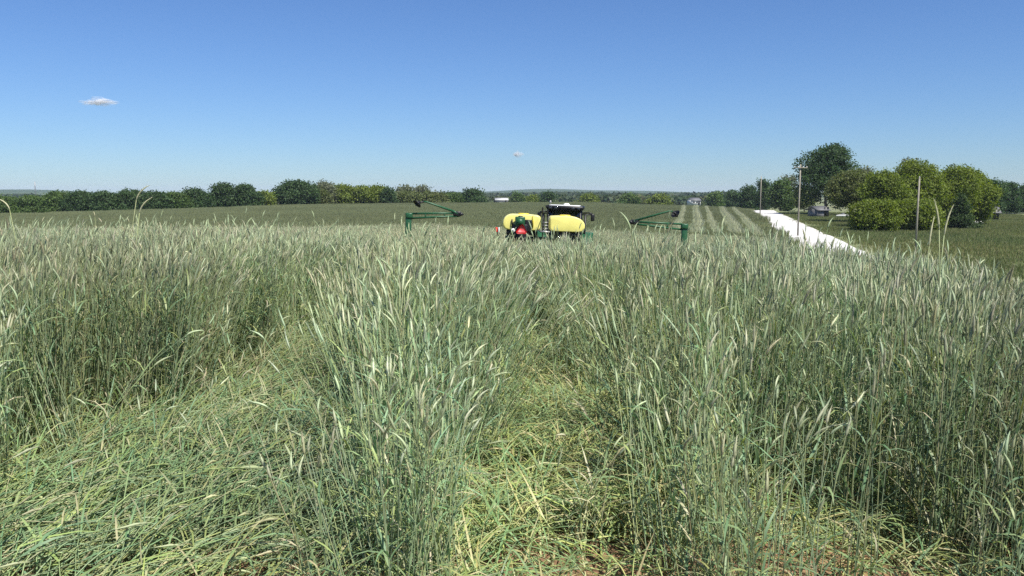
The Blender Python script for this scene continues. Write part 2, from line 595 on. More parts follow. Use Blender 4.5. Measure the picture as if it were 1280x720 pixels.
def laid(mb, x, y, z, az, L, curl, head=True, hue=None, nleaf=3, seg=6):
    t = np.linspace(0, 1, seg)
    a = az + curl * (t - .3)
    step = L / (seg - 1)
    arch = RNG.uniform(.02, .11)
    dr = np.stack([np.cos(a), np.sin(a), np.zeros(seg)], 1)
    P = np.concatenate([[[0, 0, 0]], np.cumsum(dr[:-1] * step, 0)])
    P[:, 2] = arch * np.sin(t * PI) + RNG.uniform(-.02, .08) * t
    P += np.array([x, y, z])
    P[:, 2] = np.maximum(P[:, 2], .012)
    mb.tube(P, np.linspace(.0032, .002, seg), 3, vary(hue if hue is not None else STEM[RNG.integers(3)]), cap=False)
    for i in range(nleaf):
        k = RNG.integers(0, seg - 1)
        c = pick(LEAF) if RNG.random() < .72 else pick([(.31, .35, .12), (.36, .36, .17), (.42, .39, .23)])
        leaf(mb, P[k], az + RNG.normal(0, .55), RNG.uniform(.18, .34), RNG.uniform(.006, .011), RNG.uniform(-.05, .6), RNG.uniform(.2, 1.2), c, seg=4)
    if head:
        rye_head(mb, [P[-1], P[-1] + (P[-1] - P[-2]) * .45, P[-1] + (P[-1] - P[-2]) * .8 + np.array([0, 0, -.01])], pick(HEAD))

def clump_laid(k, messy):
    mb = MB()
    for i in range(17):
        az = PI / 2 + RNG.normal(0, 1.1 if messy else .28)
        L = RNG.uniform(.18, .45) if messy else RNG.uniform(.45, .95)
        hue = [(.40, .42, .19), (.46, .45, .27)][i % 2] if RNG.random() < (.5 if messy else .14) else None
        laid(mb, RNG.uniform(-.28, .28), RNG.uniform(-.35, .15), RNG.uniform(.01, .13), az, L, RNG.normal(0, .5), head=RNG.random() < .5, hue=hue, nleaf=3)
    for i in range(8):
        p = np.array([RNG.uniform(-.25, .25), RNG.uniform(-.25, .25), RNG.uniform(.01, .12)])
        c = pick(LEAF) if RNG.random() < .6 else pick([(.34, .36, .11), (.42, .39, .17), (.46, .42, .26)])
        leaf(mb, p, PI / 2 + RNG.normal(0, 1.2), RNG.uniform(.12, .26), RNG.uniform(.006, .011), RNG.uniform(0, .6), RNG.uniform(.2, 1.4), c, seg=4)
    return mb.mesh('laid_rye_clump', M['rye'])

def clump_grass(k):
    mb = MB()
    for i in range(260):
        x, y = RNG.uniform(-1.6, 1.6, 2)
        c = vary([(.22, .26, .10), (.25, .27, .12), (.31, .29, .155), (.19, .24, .09)][RNG.integers(4)])
        h_ = RNG.uniform(.08, .30)
        a = RNG.uniform(0, 2 * PI)
        s = np.array([math.cos(a), math.sin(a), 0])
        P = np.array([[x, y, 0], [x + RNG.normal(0, .05), y + RNG.normal(0, .05), h_]])
        ribbon(mb, P, np.array([.05, .015]), s, c)
    return mb.mesh('grass_patch', M['grass'])


def scatter(name, P, rot, scl, idx, tint, meshes):
    """one object: points carrying plants (geometry nodes, instances)"""
    col = bpy.data.collections.new(name + '_plants')
    for i, me in enumerate(meshes):
        col.objects.link(bpy.data.objects.new('%s_%03d' % (name + '_plant', i), me))
    m = bpy.data.meshes.new(name)
    m.vertices.add(len(P))
    m.vertices.foreach_set('co', np.asarray(P, np.float32).ravel())
    for nm, ty, key, arr in (('rot', 'FLOAT_VECTOR', 'vector', rot), ('scl', 'FLOAT_VECTOR', 'vector', scl)):
        m.attributes.new(nm, ty, 'POINT').data.foreach_set(key, np.asarray(arr, np.float32).ravel())
    m.attributes.new('idx', 'INT', 'POINT').data.foreach_set('value', np.asarray(idx, np.int32))
    t4 = np.concatenate([np.asarray(tint), np.ones((len(P), 1))], 1)
    m.attributes.new('tint', 'FLOAT_COLOR', 'POINT').data.foreach_set('color', t4.astype(np.float32).ravel())
    m.update()
    o = bpy.data.objects.new(name, m)
    C.objects.link(o)
    ng = bpy.data.node_groups.new(name + '_scatter', 'GeometryNodeTree')
    ng.interface.new_socket('Geometry', in_out='INPUT', socket_type='NodeSocketGeometry')
    ng.interface.new_socket('Geometry', in_out='OUTPUT', socket_type='NodeSocketGeometry')
    N, L = ng.nodes, ng.links
    gi = N.new('NodeGroupInput'); go = N.new('NodeGroupOutput')
    ci = N.new('GeometryNodeCollectionInfo')
    ci.inputs['Collection'].default_value = col
    ci.inputs['Separate Children'].default_value = True
    ci.inputs['Reset Children'].default_value = True
    iop = N.new('GeometryNodeInstanceOnPoints')
    iop.inputs['Pick Instance'].default_value = True
    def attr(nm, ty):
        a = N.new('GeometryNodeInputNamedAttribute'); a.data_type = ty
        a.inputs['Name'].default_value = nm
        return a.outputs['Attribute']
    L.new(gi.outputs[0], iop.inputs['Points'])
    L.new(ci.outputs[0], iop.inputs['Instance'])
    L.new(attr('idx', 'INT'), iop.inputs['Instance Index'])
    e2r = N.new('FunctionNodeEulerToRotation')
    L.new(attr('rot', 'FLOAT_VECTOR'), e2r.inputs[0])
    L.new(e2r.outputs[0], iop.inputs['Rotation'])
    L.new(attr('scl', 'FLOAT_VECTOR'), iop.inputs['Scale'])
    L.new(iop.outputs[0], go.inputs[0])
    md = o.modifiers.new('scatter', 'NODES')
    md.node_group = ng
    return o


def vnoise(x, y, s, seed):
    return np.array([mnoise.noise(Vector((a * s, b * s, seed))) for a, b in zip(x, y)])

def grid_points(x0, x1, y0, y1, step, jit=.45):
    gx, gy = np.meshgrid(np.arange(x0, x1, step), np.arange(y0, y1, step))
    x = gx.ravel() + RNG.uniform(-jit, jit, gx.size) * step
    y = gy.ravel() + RNG.uniform(-jit, jit, gx.size) * step
    return x, y

def in_view(x, y, m0, m1):
    return (np.abs(x) < .602 * y + m0 + m1 * y) & (y > 1)

def field(x, y):
    return (lat(x, y) < 3.4) & (y < y_edge(x, y) + 3)

def rye_tint(x, y, amp=1.0):
    n1 = vnoise(x, y, .35, 2.0); n2 = vnoise(x, y, 1.1, 9.0); n3 = RNG.normal(0, .06, len(x))
    v = 1 + amp * (.22 * n1 + .34 * n2 + 1.3 * n3)
    hue = amp * (.5 * vnoise(x, y, .5, 5.5) + RNG.normal(0, .10, len(x)))
    return np.stack([1.0 * v * (1 + .16 * hue), v, 1.01 * v * (1 - .10 * hue)], 1)

# machine footprint kept clear of plants
PLX, PLY = at(680, 37.0), 37.0

def machine_mask(x, y):
    a = (np.abs(x - PLX) < 6.5) & (np.abs(y - PLY) < 1.0)
    b = (np.abs(x - PLX - .12 * (y - PLY)) < 1.5) & (y > PLY - 1) & (y < PLY + 12)
    return a | b

near_meshes = [clump_near(k) for k in range(9)]
loose_meshes = [clump_loose(k) for k in range(6)]
mid_meshes = [clump_mid(k) for k in range(6)]
far_meshes = [clump_far(k) for k in range(4)]
laid_long = [clump_laid(k, False) for k in range(5)]
laid_mess = [clump_laid(k, True) for k in range(5)]

NEAR_Y = 17.0
# --- near standing rye
x, y = grid_points(-13, 13, 3.2, NEAR_Y, .175)
a, b_, c_ = track_mask(x, y)
flat = np.maximum(np.maximum(a, b_), c_)
flat = np.clip(flat + (flat > .02) * (flat < .98) * .6 * vnoise(x, y, 1.6, 51.0), 0, 1)
thin = .7 * vnoise(x, y, .9, 21.0) + .9 * vnoise(x, y, 1.9, 33.0)
keep = in_view(x, y, .7, .08) & field(x, y) & (RNG.random(len(x)) > flat * 1.0) & (thin > -.24)
# patches beside the middle and right wheel tracks where the ground shows dark
hole = (np.exp(-(((x - .70) / .16) ** 2 + ((y - 6.4) / .75) ** 2)) + np.exp(-(((x - 2.55) / .28) ** 2 + ((y - 7.4) / .9) ** 2))
        + np.exp(-(((x - 1.75) / .25) ** 2 + ((y - 5.0) / .5) ** 2)) * .8)
keep &= RNG.random(len(x)) > hole
keep &= (RNG.random(len(x)) < np.interp(y, [3, 6, 9, 11], [.62, .66, .8, 1])) | (x < .6)
# bottom right, thinner and shorter growth
x, y, flat = x[keep], y[keep], flat[keep]
z = height(x, y) - Z0 - .01
hs = 1.0 + .10 * vnoise(x, y, .45, 12.0) + .10 * vnoise(x, y, 1.4, 14.0) + RNG.normal(0, .04, len(x))
hs = hs * np.where(x < 1.0, np.interp(y, [3.2, 4.0, 5.2], [.62, .80, 1.0]), np.interp(y, [3.2, 4.4], [.72, 1.0]))
hs = hs * np.interp(x / y, [-.6, -.4, -.1, .3, .4, .6], [.92, .94, .95, .96, .95, .88])
# lean towards the nearest track at its edges
e = .12
fa = lambda xx, yy: np.maximum.reduce(track_mask(xx, yy))
gxm = fa(x + e * 2, y) - fa(x - e * 2, y)
rx = RNG.normal(0, .10, len(x)) + .22 * vnoise(x, y, .8, 61.0) + np.where(flat > .05, RNG.normal(-.25, .25, len(x)), 0)
ry = RNG.normal(.02, .10, len(x)) + .28 * vnoise(x, y, .8, 71.0) + .25 * gxm
rot = np.stack([rx, ry, RNG.normal(.1, .8, len(x))], 1)
scl = np.stack([np.ones(len(x)), np.ones(len(x)), hs], 1)
tint = rye_tint(x, y) * np.interp(x / y, [-.6, -.2, .25, .6], [.92, 1.03, 1.0, .86])[:, None]
P1 = np.stack([x, y, z], 1)
data_near = (P1, rot, scl, RNG.integers(0, 9, len(x)), tint)

# --- middle distance
x, y = grid_points(-48, 42, NEAR_Y, 64, .82)
a, b_, c_ = track_mask(x, y)
flat = np.maximum(np.maximum(a, b_), c_ * .3) * (1 - sst(26, 34, y))
keep = in_view(x, y, 1.5, .06) & field(x, y) & (RNG.random(len(x)) > flat * .9) & ~machine_mask(x, y)
x, y = x[keep], y[keep]
z = height(x, y) - Z0 - .01
hs = np.interp(y, [17, 22, 37, 45], [.93, .88, .88, 1.0]) + .07 * vnoise(x, y, .25, 12.0) + RNG.normal(0, .035, len(x))
rot = np.stack([RNG.normal(0, .04, len(x)), RNG.normal(.02, .04, len(x)), RNG.integers(0, 4, len(x)) * PI / 2 + RNG.normal(0, .3, len(x))], 1)
scl = np.stack([np.ones(len(x)), np.ones(len(x)), hs], 1)
tint = rye_tint(x, y, .6)
data_mid = (np.stack([x, y, z], 1), rot, scl, RNG.integers(9, 15, len(x)), tint)

# --- far
x, y = grid_points(-165, 70, 64, 246, 2.9)
keep = in_view(x, y, 6, .05) & field(x, y)
x, y = x[keep], y[keep]
z = height(x, y) - Z0 - .01
hs = 1.0 + .05 * vnoise(x, y, .06, 12.0) + RNG.normal(0, .02, len(x))
la = lat(x, y)
stripe = np.zeros(len(x))
for c0, wd in ((-9.2, .5), (-6.6, .7), (-4.6, .45), (-1.6, .6), (1.2, .8), (3.2, .5)):
    stripe += np.exp(-((la - c0 - .5 * np.sin(y * .06 + c0)) / wd) ** 2)
stripe = np.clip(stripe, 0, 1)
tint = rye_tint(x, y, .30) * np.array([.97, .95, .93])
band = vnoise(x * .35, y, .05, 4.0)
tint *= (1 + .16 * band)[:, None]
rot = np.stack([np.zeros(len(x)), np.zeros(len(x)), RNG.uniform(0, 2 * PI, len(x))], 1)
scl = np.stack([np.ones(len(x)), np.ones(len(x)), hs], 1)
data_far = (np.stack([x, y, z], 1), rot, scl, RNG.integers(15, 19, len(x)), tint)

# --- loose tufts in and along the tracks
x, y = grid_points(-6, 7, 3.0, 16, .21)
a, b_, c_ = track_mask(x, y)
fl = np.maximum.reduce([a, b_, c_])
pr = np.where(fl > .9, .24, np.where(fl > .02, .55, .18)) * np.where(b_ > .8, .35, 1) * np.where((x > .7) & (y < 8), 1.7, 1) * sst(3.2, 4.2, y) * (.7 + 1.2 * vnoise(x, y, .8, 91.0))
keep = in_view(x, y, .6, .06) & (RNG.random(len(x)) < pr)
x, y, fl = x[keep], y[keep], fl[keep]
n_ = len(x)
sc_ = np.where(fl > .9, RNG.uniform(.45, .85, n_), RNG.uniform(.8, 1.15, n_)) * np.interp(y, [3, 4.2], [.7, 1])
data_loose = (np.stack([x, y, height(x, y) - Z0 - .01], 1), np.stack([RNG.normal(0, .15, n_), RNG.normal(.05, .15, n_), RNG.normal(.2, 1.2, n_)], 1),
              np.stack([sc_ ** .5, sc_ ** .5, sc_], 1), RNG.integers(19, 25, n_), rye_tint(x, y) * 1.04)

# --- pale ripe strips running beside the road on the far slope
sx, sy, ss = [], [], []
for x0, sl, wd in ((-.9, .205, .8), (.4, .213, 1.2), (1.3, .222, .7), (2.1, .236, 1.3), (3.1, .246, .9)):
    for yy in np.arange(74, 236, 1.1):
        if RNG.random() < .93:
            sx.append(x0 + sl * yy + .25 * mnoise.noise(Vector((yy * .05, x0, 0))) + RNG.normal(0, .10)); sy.append(yy); ss.append(wd * RNG.uniform(.8, 1.1))
sx, sy, ss = np.array(sx), np.array(sy), np.array(ss)
n_ = len(sx)
data_strip = (np.stack([sx, sy, height(sx, sy) - Z0], 1), np.stack([np.zeros(n_), np.zeros(n_), np.full(n_, -math.atan(RX))], 1),
              np.stack([ss, np.ones(n_), RNG.normal(1.09, .02, n_)], 1), np.full(n_, 25), rye_tint(sx, sy, .3))
strip_mb = MB()
for i in range(110):
    x_, y_ = RNG.uniform(-.5, .5), RNG.uniform(-1.3, 1.3)
    a_ = RNG.uniform(0, PI); wd = RNG.uniform(.03, .06); s_ = np.array([math.cos(a_), math.sin(a_), 0]); Ht = RNG.normal(1.3, .06)
    ribbon(strip_mb, np.array([[x_, y_, .3], [x_, y_, Ht * .7], [x_ + RNG.normal(0, .06), y_, Ht]]), np.array([wd, wd, wd * .4]), s_, vary((.46, .48, .29), .10))
strip_meshes = [strip_mb.mesh('rye_strip', M['rye'])]

D = [np.concatenate(t) for t in zip(data_near, data_mid, data_far, data_loose, data_strip)]
o = scatter('rye_crop', *D, near_meshes + mid_meshes + far_meshes + loose_meshes + strip_meshes)
tag(o, 'tall standing grey green cereal rye with nodding heads filling the field', 'rye', kind='stuff')

# --- rolled flat rye in the wheel tracks
x, y = grid_points(-5, 4, 2.4, 34, .17)
a, b_, c_ = track_mask(x, y)
fl = np.maximum(np.maximum(a, b_), c_)
keep = in_view(x, y, .8, .05) & ((fl > .25) | (RNG.random(len(x)) < np.where(y < 7.5, .42, .12))) & (RNG.random(len(x)) < np.where(y > 12, .5, .92))
bare = vnoise(x, y, 1.7, 77.0)
keep &= ~((bare > .30) & (RNG.random(len(x)) < .8))
keep &= ~((y < 4.15) & (RNG.random(len(x)) < .45))
x, y, a, b_ = x[keep], y[keep], a[keep], b_[keep]
z = height(x, y) - Z0 + .0
left = a > .2
swirl = .6 * vnoise(x, y, .8, 41.0)
rz = np.where(left, -.32 + swirl + RNG.normal(0, .22, len(x)), RNG.uniform(-1.6, 1.6, len(x)))
idx = np.where(left & (RNG.random(len(x)) < .8), RNG.integers(0, 5, len(x)), RNG.integers(5, 10, len(x)))
rot = np.stack([RNG.normal(0, .13, len(x)), RNG.normal(0, .13, len(x)), rz], 1)
s = RNG.uniform(.85, 1.15, len(x))
scl = np.stack([s, s, RNG.uniform(.5, 1.4, len(x))], 1)
tint = rye_tint(x, y, 1.3) * np.where(left[:, None], np.array([.84, .86, .80]), np.array([.98, .97, .82]))
o = scatter('flattened_rye', np.stack([x, y, z], 1), rot, scl, idx, tint, laid_long + laid_mess)
tag(o, 'trampled yellow green rye lying flat in the wheel tracks', 'flattened rye', kind='stuff')

# --- verge grass right of the road and on its banks
x, y = grid_points(8, 150, 26, 190, 2.1)
la = lat(x, y)
keep = (la > 11.2) & (la < 60) & in_view(x, y, 4, .04)
x, y = x[keep], y[keep]
z = height(x, y) - Z0
rot = np.stack([np.zeros(len(x)), np.zeros(len(x)), RNG.uniform(0, 2 * PI, len(x))], 1)
s = RNG.uniform(.7, 1.3, len(x))
n1 = vnoise(x, y, .05, 8.0)
tint = np.stack([.62 + .2 * n1, .66 + .12 * n1, .62 + .1 * n1], 1)
xl, yl = grid_points(4, 62, 26, 210, 1.1)
lal = lat(xl, yl)
kl = (lal > 3.9) & (lal < 4.9)
xl, yl = xl[kl], yl[kl]
P = np.concatenate([np.stack([x, y, z], 1), np.stack([xl, yl, height(xl, yl) - Z0], 1)])
nl = len(xl)
rot = np.concatenate([rot, np.stack([np.zeros(nl), np.zeros(nl), RNG.uniform(0, 6.28, nl)], 1)])
scl = np.concatenate([np.stack([np.ones(len(x)), np.ones(len(x)), s], 1), np.full((nl, 3), .42)])
tint = np.concatenate([tint, np.full((nl, 3), .9)])
o = scatter('verge_grass', P, rot, scl, RNG.integers(0, 4, len(P)), tint, [clump_grass(k) for k in range(4)])
tag(o, 'short rough grass beside the white gravel road', 'grass', kind='stuff')


# --- single stalks that stand clear of the crop
def single_stalk(px, py, d, label, n=1, lean=.1, az=0.3, dry=False, Ht=None, nod=.7, thick=1.2):
    x_ = at(px, d)
    zb = H(x_, d)
    hgt = (zpix(py, d) - zb) if Ht is None else Ht
    root = empty('rye_stalk', (x_, d, zb))
    tag(root, label, 'rye stalk', 'rye stalks rising clear of the crop')
    seg = 7
    t = np.linspace(0, 1, seg)
    off = lean * hgt * t ** 2.2
    P = np.stack([math.cos(az) * off, math.sin(az) * off, (hgt - .03) * t], 1)
    sb = MB(); sb.tube(P, np.linspace(.0035, .002, seg) * thick, 5, vary(DRY[0] if dry else STEM[2]))
    sb.build('stem', M['stalk'], root, smooth=True)
    for k in range(3):
        lb = MB(); i = 2 + k
        leaf(lb, P[i], az + 2.2 * k + .4, .26, .014, 1.0, 1.4, vary(DRY[1] if dry else LEAF[2]), seg=6)
        lb.build('leaf', M['stalk'], root)
    hb = MB()
    dd = P[-1] - P[-2]; dd /= np.linalg.norm(dd)
    Q = [P[-1]]
    for k in range(7):
        dd = dd + np.array([math.cos(az), math.sin(az) * .3, -.4]) * nod * .2
        dd /= np.linalg.norm(dd)
        Q.append(Q[-1] + dd * .022 * thick)
    rye_head(hb, Q, np.array(HEAD[2]) * 1.05, fat=1.0 + .25 * (thick - 1))
    hb.build('seed_head', M['stalk'], root, smooth=True)
    return root

single_stalk(148, 246, 7.5, 'tall nodding rye stalk reaching the dark hedge at far left', lean=.09, az=.2)
single_stalk(157, 262, 7.3, 'shorter nodding rye stalk just beside the tallest one at left', lean=.07, az=.3)
single_stalk(30, 258, 8.0, 'arching rye stalk near the left edge with head bent over', lean=.08, az=2.9, nod=1.0)
single_stalk(1172, 289, 6.0, 'rye stalk with pale head standing in front of the roadside trees', lean=.05, az=.6, nod=.3, thick=1.5)
single_stalk(1183, 282, 6.1, 'tallest of the pale rye heads in front of the roadside trees', lean=.03, az=2.6, nod=.2, thick=1.5)
single_stalk(1160, 303, 5.8, 'lower rye stalk left of the pale heads before the roadside trees', lean=.05, az=1.0, nod=.3, thick=1.4)
single_stalk(1104, 385, 4.6, 'bare straw coloured stem standing alone against dark rye at right', lean=.02, az=.3, dry=True, nod=.2)


# ------------------------------------------------------------------ trees
def leaf_cloud(mb, centres, radii, n, size, cols, bright=.3):
    """leaf clumps: many small leaf faces spread in uneven lobes"""
    cen = np.asarray(centres); rad_ = np.asarray(radii)
    wgt = (rad_[:, 0] * rad_[:, 1] + rad_[:, 0] * rad_[:, 2]); wgt = wgt / wgt.sum()
    ncl = max(8, n // 16)
    li = RNG.choice(len(cen), ncl, p=wgt)
    d = RNG.normal(0, 1, (ncl, 3)); d /= np.linalg.norm(d, axis=1)[:, None]
    rr = RNG.uniform(.25, .97, ncl) ** .45
    cc = cen[li] + d * rad_[li] * rr[:, None]
    tone = RNG.normal(0, bright, ncl)
    k = RNG.integers(0, ncl, n)
    csz = size * 1.35
    p = cc[k] + RNG.normal(0, 1, (n, 3)) * csz * np.array([1, 1, .7])
    nrm = RNG.normal(0, 1, (n, 3)) + d[k] * .6 + np.array([0, 0, .5])
    nrm /= np.linalg.norm(nrm, axis=1)[:, None]
    u = np.cross(nrm, RNG.normal(0, 1, (n, 3))); u /= np.linalg.norm(u, axis=1)[:, None]
    v = np.cross(nrm, u)
    s = size * RNG.uniform(.6, 1.3, n)[:, None]
    V = np.stack([p - u * s * .62, p - v * s * .36, p + u * s * .62, p + v * s * .36], 1).reshape(-1, 3)
    base = np.asarray(cols)[RNG.integers(0, len(cols), ncl)][k]
    c = base * np.clip(1 + tone[k][:, None] + RNG.normal(0, .12, (n, 1)), .45, 1.9)
    mb.add(V, np.arange(4 * n).reshape(-1, 4), col=np.repeat(c, 4, 0))


KIND = {
    'dark':  ([(.055, .100, .034), (.066, .112, .038), (.048, .088, .034)], 1.0, 'bark'),
    'mid':   ([(.085, .140, .036), (.075, .128, .036), (.098, .150, .040)], 1.0, 'bark'),
    'olive': ([(.150, .196, .032), (.128, .178, .032), (.165, .208, .038)], 1.0, 'bark'),
    'brownish': ([(.130, .158, .052), (.140, .160, .058), (.110, .145, .046)], .85, 'bark'),
    'pale':  ([(.150, .170, .095), (.135, .155, .085)], .34, 'bark_pale'),
    'cedar': ([(.048, .080, .028), (.058, .092, .032)], 1.2, 'bark'),
}

def tree(name, px, d, top, wpx, kind, label, group, cb=.18, lobes=7, base_py=None, dens=1.0):
    cols, fill, bark = KIND[kind]
    x_ = at(px, d)
    zb = H(x_, d) - .05
    ht = zpix(top, d) - zb
    wd = wpx / F * d
    root = empty(name, (x_, d, zb))
    tag(root, label, 'tree', group)
    # trunk and limbs
    tb = MB()
    r0 = max(.10, ht * .020)
    ph = RNG.uniform(0, 6.28)
    trunk_top = ht * .72
    t = np.linspace(0, 1, 7)
    TP = np.stack([np.sin(t * 2.3 + ph) * wd * .03 - math.sin(ph) * wd * .03, np.cos(t * 1.9 + ph) * wd * .03 - math.cos(ph) * wd * .03, t * trunk_top], 1)
    tb.tube(TP, r0 * np.array([1.35, 1.0, .85, .7, .52, .36, .2]), 7)
    cen, rad_ = [], []
    for i in range(lobes):
        f = i / max(1, lobes - 1)
        a = i * 2.4 + RNG.uniform(-.5, .5)
        if kind == 'cedar':
            zz = ht * (cb + (1 - cb) * (f * .86 + .04)); rr = wd * .5 * (1.05 - f) * .45
            R_ = wd * .5 * (1.1 - f) * .75
            cen.append([math.cos(a) * rr, math.sin(a) * rr, zz]); rad_.append([R_, R_, ht * .13])
            continue
        zz = ht * (cb + (1 - cb) * (.20 + .58 * f)) + RNG.uniform(-.03, .03) * ht
        env = math.sqrt(max(.05, 1 - (2 * (f * .8 + .1) - .85) ** 2))
        rr = wd * .5 * env * RNG.uniform(.38, .70)
        R_ = wd * .5 * RNG.uniform(.32, .56)
        rz_ = min(R_ * RNG.uniform(.75, 1.0), ht * (1 - cb) * .38, ht - zz)
        cen.append([math.cos(a) * rr, math.sin(a) * rr, zz]); rad_.append([R_, R_, max(rz_, .2 * R_)])
    if kind != 'cedar':
        cen.append([RNG.uniform(-.1, .1) * wd, 0, ht * .86]); rad_.append([wd * .26, wd * .26, ht * .14])
    for i in range(lobes):
        c = np.array(cen[i])
        z0 = min(max(c[2] - ht * .22, ht * .10), trunk_top * .92)
        s0 = np.array([np.interp(z0 / trunk_top, t, TP[:, 0]), np.interp(z0 / trunk_top, t, TP[:, 1]), z0])
        m_ = (s0 + c) / 2 + np.array([0, 0, -.05 * ht * RNG.random()]) + RNG.normal(0, .03 * wd, 3)
        rl = r0 * .38
        tb.tube(np.array([s0, s0 * .4 + m_ * .6, m_, m_ * .35 + c * .65, c]), rl * np.array([1, .8, .6, .4, .18]), 5, cap=False)
        if kind in ('pale', 'brownish'):
            for k in range(9):
                dd = RNG.normal(0, 1, 3); dd[2] = abs(dd[2]) * .9; dd /= np.linalg.norm(dd)
                e_ = c + dd * np.array(rad_[i]) * RNG.uniform(.7, 1.05)
                st = s0 + (c - s0) * RNG.uniform(.35, 1)
                tb.tube(np.array([st, (st + e_) / 2 + RNG.normal(0, .04 * wd, 3), e_]), np.array([rl * .34, rl * .2, max(.02, d * .00018)]), 4, cap=False)
    tb.build('trunk', M[bark], root, smooth=True)
    size = max(.18, d * .0019)
    area = sum(4 * PI * r[0] * (r[0] + r[2]) * .5 for r in rad_)
    nleaf = int(np.clip(area / (size * size * .45) * 2.3 * fill * dens, 200, 26000))
    cb_ = MB()
    leaf_cloud(cb_, cen, rad_, nleaf, size, cols, bright=.16 if kind != 'cedar' else .15)
    cb_.build('crown', M['leaf'], root)
    return root

GH = 'trees along the far edge of the rye field'
GR = 'trees beside the gravel road'
GF = 'trees beyond the crest of the field'
# left hedge, seen over the edge of the field
hedge = [
    (12, 190, 246.5, 34, 'mid', 'low olive green tree at the extreme left end of the hedge'),
    (44, 190, 246, 36, 'mid', 'low broad green tree second from the left end of the hedge'),
    (76, 186, 241, 34, 'mid', 'rounded green tree just right of the radio mast'),
    (104, 184, 240, 30, 'dark', 'small dark domed tree in the left hedge past the radio mast'),
    (131, 182, 241, 34, 'dark', 'flat topped dark tree left of the tallest nodding rye stalk'),
    (167, 184, 238.5, 36, 'dark', 'dark tree behind the tallest nodding rye stalk'),
    (196, 186, 241, 34, 'dark', 'dense dark tree right of the tallest nodding rye stalk'),
    (222, 190, 242, 32, 'mid', 'mid green low tree in the dip of the left hedge'),
    (247, 196, 237, 30, 'dark', 'dark round tree at the right end of the low left hedge'),
]
for px, d, top, wp, kd, lb in hedge:
    tree('hedge_tree', px, d, top, wp * 1.5, kd, lb, GH, cb=.02, lobes=8)
edge_trees = [
    (283, 205, 231, 34, 'dark', 'left one of two neighbouring dark round trees at the field edge'),
    (309, 207, 232, 30, 'dark', 'right one of two neighbouring dark round trees at the field edge'),
    (333, 214, 241, 24, 'olive', 'low yellow green tree between two taller dark trees'),
    (369, 222, 227.5, 46, 'dark', 'largest dark round tree on the left field edge'),
    (407, 236, 228, 30, 'pale', 'pale half bare tree right of the largest dark one'),
    (404, 228, 238, 22, 'brownish', 'low brownish tree in front of the pale half bare one'),
    (432, 240, 233, 30, 'olive', 'leftmost of three even topped yellow green trees'),
    (454, 240, 234, 28, 'olive', 'middle one of three even topped yellow green trees'),
    (474, 242, 233.5, 26, 'olive', 'rightmost of three even topped yellow green trees'),
    (487, 238, 236, 16, 'dark', 'narrow dark tree ending the yellow green row'),
    (506, 262, 231.5, 30, 'pale', 'left pale leafless tree behind the folded left marker arm'),
    (528, 264, 232, 30, 'pale', 'right pale leafless tree behind the folded left marker arm'),
    (508, 256, 241, 36, 'brownish', 'low brownish thicket tree under the left pale leafless one'),
    (541, 258, 242, 36, 'brownish', 'low brownish thicket tree right of the pale leafless ones'),
    (566, 262, 243, 26, 'mid', 'low green tree right of the left marker arm'),
    (593, 262, 238, 26, 'dark', 'single dark round tree between the marker arm and the yellow tanks'),
]
for px, d, top, wp, kd, lb in edge_trees:
    tree('field_edge_tree', px, d, top, wp * 1.28, kd, lb, GH, cb=.05, lobes=8)
crest = [
    (647, 330, 241, 20, 'mid', 'small green tree on the skyline left of the tractor cab'),
    (684, 300, 240, 18, 'dark', 'small dark tree standing directly behind the tractor cab roof'),
    (668, 320, 245, 22, 'olive', 'low yellow green tree just left of the cab roof'),
    (735, 330, 244, 30, 'olive', 'low yellow green tree beyond the right of the tractor cab'),
    (785, 340, 243.5, 34, 'mid', 'green tree on the crest above the right marker arm'),
    (823, 345, 244, 30, 'olive', 'yellow green tree between the right marker arm and the white house'),
    (892, 330, 241, 26, 'mid', 'green tree just right of the distant white house'),
    (915, 310, 238, 24, 'dark', 'dark tree at the left end of the roadside wood'),
]
for px, d, top, wp, kd, lb in crest:
    tree('far_tree', px, d, top, wp, kd, lb, GF, cb=.03, lobes=7)
road_trees = [
    (936, 262, 232, 26, 'dark', 'small dark tree left of the most distant utility pole', .05),
    (952, 252, 224, 22, 'dark', 'slim dark tree behind the most distant utility pole', .05),
    (974, 240, 224, 34, 'mid', 'broad green tree over the far end of the white road', .05),
    (985, 258, 218, 30, 'pale', 'pale half bare tree left of the tallest tree', .15),
    (1004, 205, 234, 30, 'brownish', 'low brownish tree at the foot of the tallest tree', .08),
    (1031, 175, 180, 84, 'dark', 'tallest broad dark tree towering beside the white road', .20),
    (1062, 132, 213, 62, 'brownish', 'olive brown tree with visible trunk on the grass by the road', .30),
    (1082, 165, 208, 30, 'pale', 'pale sparse tree between the tallest tree and the green clump', .15),
    (1104, 112, 212, 66, 'olive', 'yellow green tree left in the big roadside clump', .06),
    (1142, 118, 201, 84, 'olive', 'highest yellow green tree in the middle of the roadside clump', .08),
    (1130, 122, 197, 40, 'pale', 'pale twiggy crown rising from the top of the roadside clump', .30),
    (1186, 120, 207, 76, 'olive', 'yellow green tree behind the nearest utility pole', .08),
    (1212, 124, 216, 58, 'olive', 'yellow green tree at the right end of the roadside clump', .08),
    (1199, 110, 241, 36, 'cedar', 'dark layered cedar at the right of the roadside clump', .02),
    (1094, 101, 250, 62, 'olive', 'low bushy green tree at the foot of the roadside clump', .0),
    (1146, 104, 250, 66, 'olive', 'low bushy green tree behind the nearest utility pole base', .0),
    (1236, 178, 224, 34, 'dark', 'dark tree just past the right end of the roadside clump', .05),
    (1256, 196, 229, 34, 'dark', 'dark round tree above the grey shed at the right', .05),
    (1282, 200, 231, 40, 'dark', 'dark tree cut by the right edge of the picture', .05),
]
